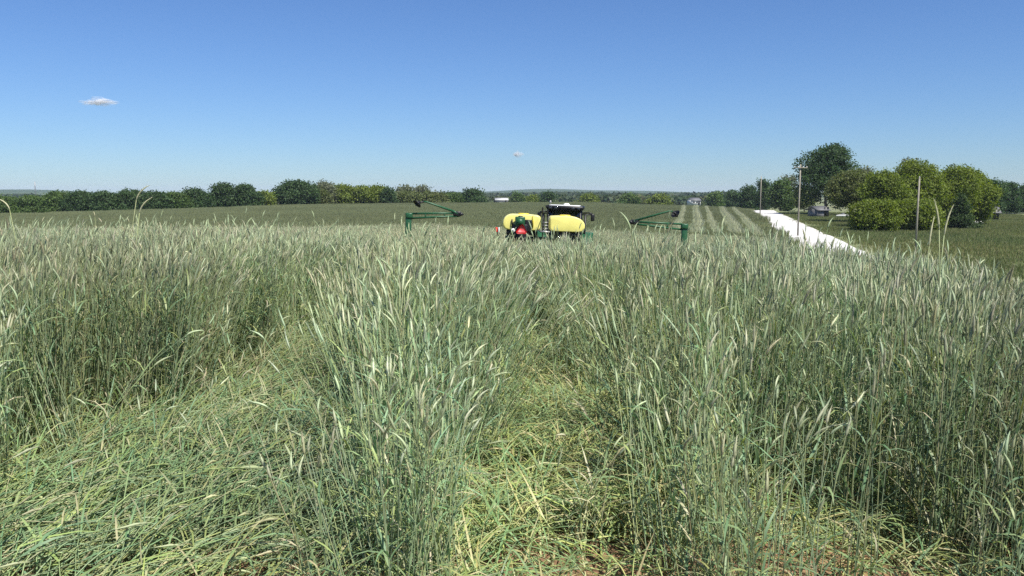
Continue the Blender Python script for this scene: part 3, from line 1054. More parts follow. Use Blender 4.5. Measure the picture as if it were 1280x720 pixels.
for px, d, top, wp, kd, lb, cb in road_trees:
    big = wp > 60
    tree('roadside_tree', px, d, top, wp, kd, lb, GR, cb=cb, lobes=14 if big else 9, dens=1.15 if big else 1.0)


# ------------------------------------------------------------------ far woods (one mass)
fw = MB()
def wood_band(px0, px1, d0, d1, topf, num, cols, size, w0=9):
    for i in range(num):
        px = RNG.uniform(px0, px1); d = RNG.uniform(d0, d1)
        x_ = at(px, d); zb = H(x_, d)
        zt = zpix(topf(px) + abs(RNG.normal(0, .9)), d)
        hgt = max(4, zt - zb)
        wd = w0 * RNG.uniform(.7, 1.3)
        cen = np.array([x_, d, zb + hgt * .5]); 
        n_ = 70
        dirs = RNG.normal(0, 1, (n_, 3)); dirs /= np.linalg.norm(dirs, axis=1)[:, None]
        p = cen + dirs * np.array([wd * .5, wd * .5, hgt * .46]) * RNG.uniform(.7, 1, (n_, 1))
        nrm = dirs + RNG.normal(0, .5, (n_, 3)); nrm /= np.linalg.norm(nrm, axis=1)[:, None]
        u = np.cross(nrm, RNG.normal(0, 1, (n_, 3))); u /= np.linalg.norm(u, axis=1)[:, None]
        v = np.cross(nrm, u)
        s = size * RNG.uniform(.6, 1.3, (n_, 1))
        V = np.stack([p - u * s, p - v * s * .7, p + u * s, p + v * s * .7], 1).reshape(-1, 3)
        c = vary(cols[RNG.integers(len(cols))], .2)
        fw.add(V, np.arange(4 * n_).reshape(-1, 4), col=c)
OL = [(.085, .105, .038), (.10, .115, .04), (.065, .095, .036)]
DK = [(.045, .075, .034), (.055, .085, .036)]
wood_band(550, 700, 520, 640, lambda p: 244.5, 130, OL, 1.6)
wood_band(690, 960, 480, 640, lambda p: 242.6 - .8 * math.sin(p * .05), 260, OL + DK + DK, 1.6)
wood_band(560, 960, 900, 1250, lambda p: 240.2 + .8 * math.sin(p * .033), 320, DK, 2.8, 15)
wood_band(-60, 330, 420, 700, lambda p: 246, 120, OL + DK, 1.7)
wood_band(-80, 330, 1000, 1400, lambda p: 243, 150, DK, 3.0, 16)
wood_band(1220, 1400, 330, 430, lambda p: 235, 60, DK, 1.3)
o = fw.build('distant_woods', M['leaf'])
tag(o, 'hazy far woodland running along the whole horizon', 'woods', kind='stuff')

# forested ridge on the horizon
hb = MB()
aa = np.linspace(-.95, .95, 240)
V = []
for i, a in enumerate(aa):
    for j, (d, f) in enumerate(((2500, -0.9), (2750, .55), (3000, 1.0), (3500, .8), (4200, -.9))):
        x_, y_ = d * math.tan(a) if False else d * math.sin(a) * 1.15, d * math.cos(a)
        top = zpix(240.6 + .8 * math.sin(a * 13) - .7 * math.sin(a * 29 + 1) + .25 * mnoise.noise(Vector((a * 90, 0, 0))), d)
        zb = -16
        V.append((x_, y_, zb + (top - zb) * max(f, 0) + (0 if f > 0 else -6) + (1.2 * mnoise.noise(Vector((a * 150, d * .01, 2))) if f > 0 else 0)))
q = [[i * 5 + j, (i + 1) * 5 + j, (i + 1) * 5 + j + 1, i * 5 + j + 1] for i in range(len(aa) - 1) for j in range(4)]
hb.add(V, q, col=(.05, .08, .045))
M['ridge'] = material('forested_ridge', (1, 1, 1), .95, attr=True, var=.35, scale=.03, spec=.1)
o = hb.build('hills', M['ridge'], smooth=True)
tag(o, 'low blue wooded ridge along the horizon', 'hills', kind='structure')


# ------------------------------------------------------------------ utility poles and mast
def pole(px, d, top_py, label, arm=False, r=.11):
    x_ = at(px, d); zb = H(x_, d)
    ht = zpix(top_py, d) - zb
    root = empty('utility_pole', (x_, d, zb))
    tag(root, label, 'utility pole', 'utility poles along the gravel road')
    pb = MB(); pb.tube([(0, 0, -.5), (0, 0, ht * .5), (.02, 0, ht)], [r, r * .88, r * .72], 10)
    pb.build('shaft', M['wood'], root, smooth=True)
    if arm:
        ab = MB(); ab.box((0, -.13, ht - .35), (1.4, .07, .08)); ab.build('crossarm', M['wood'], root)
        for sx in (-.62, -.24, .24, .62):
            ib = MB(); ib.lathe([(.0, 0), (.035, .0), (.045, .04), (.03, .06), (.04, .09), (.0, .11)], (sx, -.13, ht - .29), n=10)
            ib.build('insulator', M['white'], root, smooth=True)
    else:
        ib = MB(); ib.lathe([(.0, 0), (.06, .0), (.06, .07), (.035, .1), (.0, .16)], (.02, 0, ht), n=10)
        ib.build('insulator', M['steel'], root, smooth=True)
    return root

pole(949, 172, 221, 'most distant utility pole, beside the far end of the road')
pole(997, 88, 206, 'utility pole with crossarm standing at the left edge of the white road', arm=True, r=.09)
pole(1145, 70, 223, 'nearest utility pole, in front of the yellow green roadside trees', r=.085)

mx = at(48, 1500.0)
root = empty('radio_mast', (mx, 1500, H(mx, 1500)))
tag(root, 'thin grey radio mast on the horizon at far left', 'radio mast')
mh = zpix(227, 1500) - H(mx, 1500)
for k in range(3):
    a = k * 2 * PI / 3
    lb = MB(); lb.tube([(1.1 * math.cos(a), 1.1 * math.sin(a), 0), (.35 * math.cos(a), .35 * math.sin(a), mh)], [.3, .22], 5); lb.build('leg', M['steel'], root)
bb = MB()
for i in range(14):
    z0, z1 = mh * i / 14, mh * (i + 1) / 14
    for k in range(3):
        a, b2 = k * 2 * PI / 3, (k + 1) * 2 * PI / 3
        r0, r1 = 1.1 - .75 * i / 14, 1.1 - .75 * (i + 1) / 14
        bb.tube([(r0 * math.cos(a), r0 * math.sin(a), z0), (r1 * math.cos(b2), r1 * math.sin(b2), z1)], .12, 3, cap=False)
bb.build('lattice', M['steel'], root)


# ------------------------------------------------------------------ far buildings and cars
def house(name, px, d, w_, dep, wall_h, roof_h, wallm, roofm, label, cat, rz=0.0, windows=2, sink=0.0, door=True):
    x_ = at(px, d); zb = H(x_, d) - sink
    root = empty(name, (x_, d, zb), (0, 0, rz))
    tag(root, label, cat)
    hw, hd = w_ / 2, dep / 2
    wb = MB(); wb.box((0, 0, wall_h / 2 - .2), (w_, dep, wall_h + .4))
    wb.add([(-hw, -hd, wall_h), (-hw, hd, wall_h), (-hw, 0, wall_h + roof_h - .06), (hw, -hd, wall_h), (hw, hd, wall_h), (hw, 0, wall_h + roof_h - .06)], None, [[0, 2, 1], [3, 4, 5]])
    wb.build('wall', wallm, root)
    rb_ = MB()
    ov = .35
    for s in (-1, 1):
        sl = roof_h / hd
        v = [(-hw - ov, 0, wall_h + roof_h), (hw + ov, 0, wall_h + roof_h), (hw + ov, s * (hd + ov), wall_h - sl * ov), (-hw - ov, s * (hd + ov), wall_h - sl * ov)]
        v2 = [(a, b2, c - .1) for a, b2, c in v]
        rb_.add(v + v2, [[0, 1, 2, 3], [7, 6, 5, 4], [0, 4, 5, 1], [2, 6, 7, 3], [1, 5, 6, 2], [3, 7, 4, 0]])
    rb_.build('roof', roofm, root)
    for k in range(windows):
        wx = -hw + w_ * (k + .7) / (windows + .9)
        fb = MB()
        for (cx, cz, sx, sz) in ((0, .55, 1.1, .1), (0, -.55, 1.1, .1), (-.5, 0, .1, 1.0), (.5, 0, .1, 1.0)):
            fb.box((wx + cx, -hd - .03, wall_h * .55 + cz), (sx, .1, sz))
        f = fb.build('window', M['white'], root)
        pb = MB(); pb.box((wx, -hd - .015, wall_h * .55), (.9, .05, 1.0)); pb.build('pane', M['glassdark'], f)
    if door:
        db = MB(); db.box((hw - w_ * .18, -hd - .03, .98), (.95, .08, 1.95)); db.build('door', M['black'], root)
    return root

house('house', 866, 420, 4.6, 6, 2.3, 1.2, M['roofwhite'], M['galv'], 'small white house on the crest right of the right marker arm', 'house', .2, 2, sink=-6.2)
house('barn', 627, 520, 7.5, 6, 1.8, 1.2, M['galv'], M['roofwhite'], 'distant barn with pale roof left of the yellow tanks', 'barn', .05, 1, sink=-5.4)
house('shed', 1021, 158, 2.2, 3.0, 1.5, .6, M['galv'], M['roofgrey'], 'small grey shed under the tallest tree by the road', 'shed', .3, 0)
house('shed', 1233, 150, 2.6, 3.0, 1.5, .8, M['galv'], M['roofgrey'], 'grey shed on the open grass past the roadside clump', 'shed', -.25, 0)


def wheel(parent, x, y, r, wdt, name='wheel', rimm='steel', lug=0):
    p = empty(name, (0, 0, 0)); p.parent = parent; p.location = (x, y, r)
    tb = MB()
    h_ = wdt / 2
    tb.lathe([(r * .62, -h_ * .8), (r * .8, -h_), (r * .95, -h_ * .92), (r, -h_ * .6), (r, h_ * .6), (r * .95, h_ * .92), (r * .8, h_), (r * .62, h_ * .8)], axis='X', n=26)
    for k in range(lug):
        a = 2 * PI * k / lug
        for s in (-1, 1):
            tb.box((s * h_ * .45, math.cos(a + s * .06) * r * 1.012, math.sin(a + s * .06) * r * 1.012), (h_ * .85, .05, .06), (a + s * .06, 0, s * .4))
    tb.build('tyre', M['rubber'], p, smooth=True)
    rb_ = MB()
    rb_.lathe([(.001, -h_ * .2), (r * .2, -h_ * .25), (r * .22, -h_ * .1), (r * .5, -h_ * .1), (r * .62, -h_ * .75), (r * .635, -h_ * .78), (r * .635, h_ * .78), (r * .62, h_ * .75), (r * .5, h_ * .1), (r * .22, h_ * .1), (r * .2, h_ * .25), (.001, h_ * .2)], axis='X', n=24)
    rb_.build('rim', M[rimm], p, smooth=True)
    return p

def car(px, d, label, rz, s=1.0):
    x_ = at(px, d)
    root = empty('parked_car', (x_, d, H(x_, d)), (0, 0, rz)); root.scale = (s, s, s)
    tag(root, label, 'car')
    st = [(-2.1, .42, .72, .70), (-2.0, .3, .92, .82), (-1.0, .28, .98, .88), (.9, .28, .95, .88), (1.9, .3, .80, .82), (2.15, .4, .66, .70)]
    b = MB(); V = []
    for (yy, zl, zh, hw) in st:
        V += [(-hw, yy, zl), (-hw, yy, zh * .8), (-hw * .93, yy, zh), (hw * .93, yy, zh), (hw, yy, zh * .8), (hw, yy, zl)]
    q = [[i * 6 + k, i * 6 + (k + 1) % 6, (i + 1) * 6 + (k + 1) % 6, (i + 1) * 6 + k] for i in range(5) for k in range(6)]
    e0 = [[0, 5, 4, 1], [1, 4, 3, 2]]; e1 = [[30, 31, 34, 35], [31, 32, 33, 34]]
    b.add(V, q + e0 + e1); b.build('body', M['white'], root, smooth=False)
    r = MB()
    zt = 1.42
    lo = [(-.80, -1.55, .93), (.80, -1.55, .93), (.80, 1.05, .93), (-.80, 1.05, .93)]; hi = [(-.62, -.95, zt), (.62, -.95, zt), (.62, .25, zt), (-.62, .25, zt)]
    r.box((0, -.35, zt + .01), (1.26, 1.25, .05), bev=.02)
    r.build('roof', M['white'], root)
    gl = MB(); gl.add(lo + hi, [[0, 1, 5, 4], [1, 2, 6, 5], [2, 3, 7, 6], [3, 0, 4, 7]]); gl.build('window', M['glassdark'], root)
    for sx in (-.74, .74):
        for sy in (-1.3, 1.3):
            wheel(root, sx, sy, .32, .2)
        lb = MB(); lb.box((sx * .75, 2.1, .6), (.28, .1, .14), bev=.02); lb.build('headlight', M['glassdark'], root)
        lb = MB(); lb.box((sx * .8, -2.09, .72), (.24, .08, .16), bev=.02); lb.build('tail_light', M['red'], root)
    return root

car(1217, 128, 'low white car parked on the grass before the grey shed', R(80), .52)
car(1052, 158, 'white car parked in the shade behind the olive brown tree', R(70), .55)

# pale farm track on the right
tb = MB(); V = []
xs = np.arange(at(1238, 140), at(1238, 140) + 60, 1.5)
for x_ in xs:
    for dy, dz in ((-1.1, .02), (0, .05), (1.1, .02)):
        yy = 142 + .05 * (x_ - xs[0]) + dy
        V.append((x_, yy, H(x_, yy) + dz + .03))
tb.add(V, [[i * 3 + k, (i + 1) * 3 + k, (i + 1) * 3 + k + 1, i * 3 + k + 1] for i in range(len(xs) - 1) for k in range(2)])
o = tb.build('farm_track', rm); tag(o, 'pale farm track across the grass at the right edge', 'track', kind='structure')


# ------------------------------------------------------------------ planter (towed machine with yellow tanks)
pz = H(PLX, PLY)
planter = empty('planter', (PLX, PLY, pz), (0, R(2.3), 0))
tag(planter, 'wide green planter with two yellow seed tanks and folded marker arms', 'planter')
# heights above the planter's own ground, from the photograph
def lz(py, px, d=37.0):
    return zpix(py, d) - pz + math.tan(R(2.3)) * (at(px, d) - PLX)
def lx(px, d=37.0):
    return at(px, d) - PLX

m = MB(); m.box((0, .35, .78), (12.3, .18, .18), bev=.02); m.box((0, -.35, .62), (12.3, .13, .13), bev=.02)
m.build('toolbar', M['green'], planter)
m = MB()
for s in (-1, 1):
    m.box((s * .5, 1.6, .82), (.16, 2.6, .2), (0, 0, s * .12), bev=.02)
m.box((0, 3.4, .80), (.22, 2.2, .2), bev=.02)
m.build('tongue', M['green'], planter)
m = MB()
for s in (-1.6, -.55, .55, 1.5):
    m.box((s, -.1, 1.25), (.10, .10, .9)); m.box((s, .5, 1.25), (.10, .10, .9))
m.box((0, -.1, 1.66), (3.5, .1, .1)); m.box((0, .5, 1.66), (3.5, .1, .1))
m.build('tank_stand', M['green'], planter)
for s in (-1.9, -1.0, 1.0, 1.9):
    wheel(planter, s, .75, .46, .3, rimm='rim')
# seed tanks
ttop = lz(267.6, 650)
tbot = ttop - .66
def tank(x0, x1, side):
    """outline in XZ, outer shoulder strongly rounded, extruded along Y with rounded ends"""
    w_ = x1 - x0
    out = []
    for k in range(9):                   # outer shoulder (side=-1: left)
        a = PI - k * (PI / 2) / 8
        ew = .42 if side > 0 else .27
        out.append((w_ * ew + w_ * ew * math.cos(a) , (tbot + .20) + (ttop - tbot - .20) * math.sin(a) ** (.8)))
    out += [(w_ * .72, ttop + .004), (w_ * .93, ttop - .02), (w_ * .985, ttop - .06), (w_, ttop - .14), (w_, tbot + .12), (w_ * .97, tbot + .03), (w_ * .9, tbot), (w_ * .14, tbot), (w_ * .05, tbot + .05)]
    O = np.array(out)
    if side > 0:
        O[:, 0] = w_ - O[:, 0]; O = O[::-1]
    cx, cz = w_ / 2, (ttop + tbot) / 2
    rings = [(-.72, .88), (-.715, .94), (-.69, .975), (-.64, .995), (-.58, 1), (.55, 1), (.65, .985), (.70, .95), (.72, .88)]
    V = []
    for yy, s in rings:
        for ox, oz in O:
            V.append((x0 + cx + (ox - cx) * s, .2 + yy, cz + (oz - cz) * s))
    n_ = len(O)
    q = [[i * n_ + k, i * n_ + (k + 1) % n_, (i + 1) * n_ + (k + 1) % n_, (i + 1) * n_ + k] for i in range(len(rings) - 1) for k in range(n_)]
    V.append((x0 + cx, .2 - .725, cz)); V.append((x0 + cx, .2 + .725, cz))
    a, b2 = len(V) - 2, len(V) - 1
    t_ = [[a, (k + 1) % n_, k] for k in range(n_)] + [[b2, (len(rings) - 1) * n_ + k, (len(rings) - 1) * n_ + (k + 1) % n_] for k in range(n_)]
    mb = MB(); mb.add(V, q, t_)
    o = mb.build('seed_tank', M['yellow'], planter, smooth=True)
    lb = MB(); lb.lathe([(.0, .05), (.20, .05), (.24, .03), (.25, -.03)], (x0 + w_ * (.55 if side < 0 else .45), .2, ttop), n=20)
    lb.build('tank_lid', M['lid'], o, smooth=True)
    return o
TL = tank(lx(625.5), lx(672.5), -1)
TR = tank(lx(683.5), lx(727.5), 1)
# strap and hose on the left tank
m = MB(); m.box((lx(663), -.535, (ttop + tbot) / 2 + .06), (.05, .05, .5)); m.build('tank_strap', M['lid'], TL)
m = MB(); m.tube([(lx(629.5 + 7.5), -.56, ttop - .22), (lx(637.5), -.6, ttop - .34), (lx(638.5), -.62, tbot - .05)], .03, 6); m.build('hose', M['black'], planter, smooth=True)
# green blower housing with dark cap
bx = lx(647)
m = MB(); m.box((bx, -.75, lz(275.5, 647)), (.42, .28, .38), bev=.04); m.lathe([(.0, -.10), (.13, -.10), (.14, .10), (.0, .10)], (bx, -.93, lz(276, 647)), axis='Y', n=18)
fan = m.build('blower_housing', M['green'], planter)
m = MB(); m.lathe([(.10, 0), (.11, .05), (.06, .09), (.0, .09)], (bx + .01, -.75, lz(275.5, 647) + .15), n=14); m.build('cap', M['black'], fan, smooth=True)
m = MB(); m.box((bx + .02, -.72, lz(285, 647) - .18), (.62, .12, .75), bev=.02); m.box((lx(657), -.66, lz(281, 657)), (.30, .16, .5), bev=.03)
m.build('rear_bracket', M['black'], planter)
# lower body: dark metering boxes and frame under the tanks
m = MB()
m.box((lx(650), .1, tbot - .13), (1.35, .7, .2), bev=.04); m.box((lx(706), .1, tbot - .13), (1.30, .7, .2), bev=.04)
for px in (634, 645, 656, 667, 690, 700, 710, 720):
    m.box((lx(px), -.1, tbot - .34), (.16, .3, .26), bev=.03)
m.build('seed_meter', M['black'], planter)
for k, px in enumerate((652, 660, 668, 689, 697, 705, 713, 721)):
    x0 = lx(px); m = MB()
    m.tube([(x0, -.2, tbot - .4), (x0 + .05, -.35, tbot - .6), (x0 * 1.5, -.3, tbot - .8), (x0 * 2.6, -.1, .9)], .025, 6)
    m.build('seed_hose', M['black'], planter, smooth=True)
# walkway platform and ladder between the tanks
m = MB(); m.box((lx(678), -.3, tbot - .02), (.42, 1.3, .05)); m.build('platform', M['steel'], planter)
lad = MB()
for px in (674.9, 681.3):
    lad.tube([(lx(px), -.78, lz(300, px)), (lx(px), -.78, lz(270, px)), (lx(px), -.55, lz(268, px)), (lx(px), -.1, lz(268, px))], .022, 6)
ladder = lad.build('ladder', M['black'], planter, smooth=True)
for k in range(7):
    rg = MB(); rg.box((lx(678.1), -.78, lz(298.5 - k * 3.6, 678)), (.21, .07, .03)); rg.build('rung', M['steel'], ladder)
rl = MB(); rl.tube([(lx(675), -.2, ttop - .1), (lx(675), -.2, ttop + .32), (lx(675), .7, ttop + .32), (lx(675), .7, ttop - .1)], .018, 6)
rl.tube([(lx(681.5), -.2, ttop - .1), (lx(681.5), -.2, ttop + .22), (lx(681.5), .7, ttop + .22), (lx(681.5), .7, ttop - .1)], .018, 6)
rl.build('handrail', M['black'], planter, smooth=True)
# slow vehicle triangle
def tri_plate(sz, th, yy, col_m, name, parent, cx, cz, cut=.16):
    pts = []
    for k in range(3):
        a = PI / 2 + k * 2 * PI / 3
        for da in (-cut, cut):
            pts.append((cx + sz * math.cos(a + da), cz + sz * math.sin(a + da)))
    mb = MB(); n_ = 6
    V = [(p[0], yy, p[1]) for p in pts] + [(p[0], yy + th, p[1]) for p in pts]
    mb.add(V, [[k, (k + 1) % n_, n_ + (k + 1) % n_, n_ + k] for k in range(n_)] + [[0, 1, 2, 3], [0, 3, 4, 5], [9, 8, 7, 6], [11, 10, 9, 6]])
    return mb.build(name, col_m, parent)
sx_, sz_ = lx(649.3), lz(285.6, 649)
sign = tri_plate(.25, .02, -1.02, M['darkred'], 'warning_triangle', planter, sx_, sz_, .2)
tri_plate(.185, .012, -1.034, M['orange'], 'centre_panel', sign, sx_, sz_ + .002, .1)
# round white reflector, left and right red marker lamps on stalks
m = MB(); m.lathe([(.0, -.04), (.075, -.04), (.085, 0), (.085, .05), (.0, .05)], (lx(639), -1.0, lz(286.3, 639)), axis='Y', n=18); lamp = m.build('work_light', M['white'], planter, smooth=True)
m = MB(); m.lathe([(.0, -.005), (.035, -.005), (.035, .0)], (lx(639), -1.05, lz(286.3, 639)), axis='Y', n=12); m.build('bulb', M['steel'], lamp)
for px in (620.0,):
    m = MB(); m.tube([(lx(px), -.5, lz(284, px)), (lx(px), -.5, lz(292, px)), (lx(px) * .93, -.45, lz(296, px))], .018, 6); st = m.build('marker_lamp', M['black'], planter, smooth=True)
    m = MB(); m.box((lx(px) - .05, -.54, lz(286, px)), (.085, .05, .20), bev=.015); m.build('lens', M['red'], st)
    m = MB(); m.box((lx(px) + .055, -.54, lz(286, px)), (.06, .05, .20), bev=.015); m.build('lens', M['white' if px < 640 else 'red'], st)
# wing tubes reaching sideways (left one shows above the crop)
for s in (-1, 1):
    m = MB(); m.tube([(s * 1.6, -.6, 1.42), (s * 2.9, -.6, 1.36), (s * 3.0, -.5, 1.36), (s * 3.0, .2, .9)], .045, 7); m.tube([(s * 1.6, -.6, 1.30), (s * 2.9, -.6, 1.24)], .03, 6)
    m.build('wing_brace', M['steel'], planter, smooth=True)
# row units
def row_unit():
    r = empty('row_unit', (0, 0, 0)); r.parent = planter
    a = MB()
    for dx in (-.1, .1):
        a.box((dx, -.25, .66), (.03, .55, .05), (.08, 0, 0)); a.box((dx, -.25, .54), (.03, .55, .05), (.08, 0, 0))
    a.box((0, -.62, .55), (.16, .35, .28), bev=.02)
    a.build('parallel_arm', M['green'], r)
    h_ = MB(); h_.box((0, -.66, .86), (.3, .34, .30), bev=.06); h_.build('hopper', M['yellow'], r)
    d_ = MB()
    for dx in (-.05, .05):
        d_.lathe([(.0, -.004), (.19, -.002), (.19, .002), (.0, .004)], (dx, -.62, .19), axis='X', n=18)
    d_.build('opener_disc', M['steel'], r)
    g_ = MB()
    for dx in (-.13, .13):
        g_.lathe([(.05, -.04), (.18, -.05), (.2, -.03), (.2, .03), (.18, .05), (.05, .04)], (dx, -.66, .2), axis='X', n=16)
    g_.build('gauge_wheel', M['rubber'], r)
    c_ = MB()
    for dx in (-.07, .07):
        c_.lathe([(.03, -.015), (.15, -.015), (.15, .015), (.03, .015)], (dx, -1.05, .16), axis='X', n=14)
    c_.box((0, -.88, .30), (.05, .4, .05), (.4, 0, 0)); c_.build('closing_wheel', M['rubber'], r)
    return r
ru = row_unit()
for k in range(16):
    o = ru if k == 0 else copy_tree(ru, planter)
    o.location = (-5.715 + k * .762, 0, 0)

# folded marker arms
def marker(side):
    pm = -1 if side == 'l' else 1
    if side == 'l':
        X = lambda p: lx(p); mast, m0, m1 = 508.8, 266.0, 306
        bars = [((512, 266.6), (571, 266.0)), ((512, 272.2), (572, 269.6))]
        elbow = (574, 267.0); outer = ((563, 263.2), (531, 252.3)); disc = (519.5, 254.2); neck = (527, 252.0)
    else:
        X = lambda p: lx(p); mast, m0, m1 = 852.0, 279.5, 322
        bars = [((848, 279.6), (789, 276.6)), ((848, 286.3), (788, 279.2))]
        elbow = (784.5, 276.8); outer = ((789, 275.4), (832, 263.4)); disc = (839.5, 267.3); neck = (835.5, 264.2)
    y0 = -.15
    r = MB(); r.box((X(mast), y0, (lz(m0, mast) + .7) / 2), (.25, .18, lz(m0, mast) - .7), bev=.03)
    r.box((X(mast) - pm * .02, y0 - .02, lz(m0, mast) - .10), (.30, .22, .22), bev=.04)
    arm = r.build('marker_arm', M['green'], planter)
    b = MB()
    for (a0, a1) in bars:
        b.tube([(X(a0[0]), y0, lz(a0[1], a0[0])), (X(a1[0]), y0, lz(a1[1], a1[0]))], .042, 8)
    for f in (.3, .7):
        p = [bars[0][0][0] + (bars[0][1][0] - bars[0][0][0]) * f, bars[0][0][1] + (bars[0][1][1] - bars[0][0][1]) * f]
        p2 = [bars[1][0][0] + (bars[1][1][0] - bars[1][0][0]) * f, bars[1][0][1] + (bars[1][1][1] - bars[1][0][1]) * f]
        b.box((X(p[0]), y0, (lz(p[1], p[0]) + lz(p2[1], p2[0])) / 2), (.05, .05, lz(p[1], p[0]) - lz(p2[1], p2[0])))
    b.build('inner_boom', M['green'], arm, smooth=True)
    e_ = MB(); e_.box((X(elbow[0] + pm * 5), y0, lz(elbow[1], elbow[0])), (.34, .15, .20), (0, 0, 0), bev=.04)
    e_.lathe([(.0, -.1), (.07, -.1), (.07, .1), (.0, .1)], (X(elbow[0]), y0, lz(elbow[1] + .4, elbow[0])), axis='Y', n=12)
    e_.tube([(X(elbow[0] + pm * 1), y0, lz(elbow[1], elbow[0])), (X(elbow[0] - pm * 3), y0 - .02, lz(elbow[1] + .6, elbow[0]))], [.05, .03], 7)
    e_.build('elbow_hinge', M['black'], arm)
    o_ = MB(); o_.tube([(X(outer[0][0]), y0 - .03, lz(outer[0][1], outer[0][0])), (X(outer[1][0]), y0 - .03, lz(outer[1][1], outer[1][0])), (X(neck[0]), y0 - .05, lz(neck[1], neck[0]))], [.05, .036, .03], 8)
    o_.tube([(X(elbow[0] + pm * 4), y0 - .03, lz(elbow[1], elbow[0])), (X(outer[0][0]), y0 - .03, lz(outer[0][1], outer[0][0]))], .055, 8)
    o_.build('outer_boom', M['green'], arm, smooth=True)
    d_ = MB()
    prof = [(.0, .05), (.08, .04), (.15, .015), (.20, -.03), (.205, -.03), (.155, .03), (.08, .06), (.0, .07)]
    d_.lathe(prof, axis='X', n=22)
    d_.tube([(-.12, 0, 0), (.16, 0, 0)], .035, 8)
    d_.build('marker_disc', M['black'], arm, smooth=True, loc=(X(disc[0]), y0 - .06, lz(disc[1], disc[0])), rot=(.2, pm * .75, .65))
    n_ = MB(); n_.tube([(X(neck[0]), y0 - .05, lz(neck[1], neck[0])), (X((neck[0] + disc[0]) / 2), y0 - .06, lz((neck[1] + disc[1]) / 2 - .2, disc[0])), (X(disc[0]), y0 - .06, lz(disc[1], disc[0]))], .04, 7)
    n_.build('disc_mount', M['black'], arm, smooth=True)
marker('l'); marker('r')

# ------------------------------------------------------------------ tractor ahead of the planter
TD = 43.0
tx = at(704, TD)
tz = H(tx, TD)
tractor = empty('tractor', (tx, TD, tz), (0, R(2.0), R(-7)))
tag(tractor, 'tractor with black cab roof pulling the planter', 'tractor')
roof_top = zpix(256.2, TD) - tz
def loft(secs):
    V = []
    n_ = len(secs[0])
    for s in secs: V += s
    q = [[i * n_ + k, i * n_ + (k + 1) % n_, (i + 1) * n_ + (k + 1) % n_, (i + 1) * n_ + k] for i in range(len(secs) - 1) for k in range(n_)]
    return V, q
# cab: y from -.95 (rear) to .85
zr = roof_top
m = MB(); m.box((0, -.05, zr - .10), (1.86, 1.95, .15), bev=.06); m.box((0, -.05, zr - .20), (1.74, 1.85, .08), bev=.03)
roof = m.build('cab_roof', M['black'], tractor)
m = MB(); m.box((-.02, -.02, zr - .012), (1.50, 1.60, .025), bev=.01); m.build('roof_panel', M['white'], roof)
m = MB(); m.lathe([(.16, 0), (.15, .05), (.09, .09), (.0, .10)], (.06, -.3, zr + .005), n=18); m.build('satellite_receiver', M['white'], roof, smooth=True)
m = MB(); m.tube([(-.72, -.7, zr - .02), (-.72, -.7, zr + .16)], .018, 6); m.lathe([(.05, 0), (.05, .08), (.03, .11), (.0, .12)], (-.72, -.7, zr + .10), n=12); m.build('beacon', M['steel'], roof, smooth=True)
for sx in (-.7, -.42, .42, .7):
    m = MB(); m.box((sx, -1.03, zr - .13), (.16, .06, .10), bev=.02); m.build('roof_lamp', M['glassdark'], roof)
m = MB()
for sx in (-.80, .80):
    m.tube([(sx * .98, -.92, 1.25), (sx, -.93, 1.9), (sx * .98, -.88, zr - .22)], .05, 8)
    m.tube([(sx * .96, .82, 1.25), (sx, .80, 1.9), (sx * .96, .68, zr - .22)], .05, 8)
    m.tube([(sx * 1.0, .05, 1.25), (sx * 1.02, .05, 1.9), (sx * .98, .0, zr - .22)], .035, 8)
m.build('cab_frame', M['black'], tractor, smooth=True)
m = MB(); m.box((0, -.05, 1.28), (1.66, 1.8, .5), bev=.06); m.build('cab_floor', M['black'], tractor)
for nm, c0, s0 in (('rear_window', (0, -.93, (1.5 + zr - .22) / 2), (1.50, .012, zr - 1.75)), ('windscreen', (0, .78, (1.5 + zr - .22) / 2), (1.50, .012, zr - 1.75))):
    m = MB(); m.box(c0, s0); m.build(nm, M['cabglass'], tractor)
for sx in (-.815, .815):
    m = MB(); m.box((sx, -.05, (1.5 + zr - .22) / 2), (.012, 1.6, zr - 1.75)); m.build('side_window', M['cabglass'], tractor)
m = MB(); m.box((0, -.25, 1.62), (.55, .5, .16), bev=.05); m.box((0, -.5, 2.0), (.52, .14, .75), (-.12, 0, 0), bev=.05); m.box((0, -.54, 2.45), (.28, .1, .16), bev=.04); m.build('seat', M['black'], tractor)
m = MB(); m.box((0, 2.2, 1.55), (.86, 2.5, .75), bev=.12); m.box((0, 3.35, 1.25), (.80, .35, .6), bev=.06); m.build('hood', M['green'], tractor)
m = MB(); m.tube([(.62, .95, 1.5), (.62, .95, 2.6), (.62, .9, 2.9)], [.09, .09, .07], 10); m.build('exhaust', M['black'], tractor, smooth=True)
m = MB(); m.box((0, 1.3, .85), (.6, 4.6, .45), bev=.05); m.box((0, -.4, .95), (1.9, .3, .3), bev=.05); m.box((0, 2.7, .72), (1.6, .22, .2), bev=.04); m.box((0, -1.3, .7), (.25, .9, .15)); m.build('chassis', M['green'], tractor)
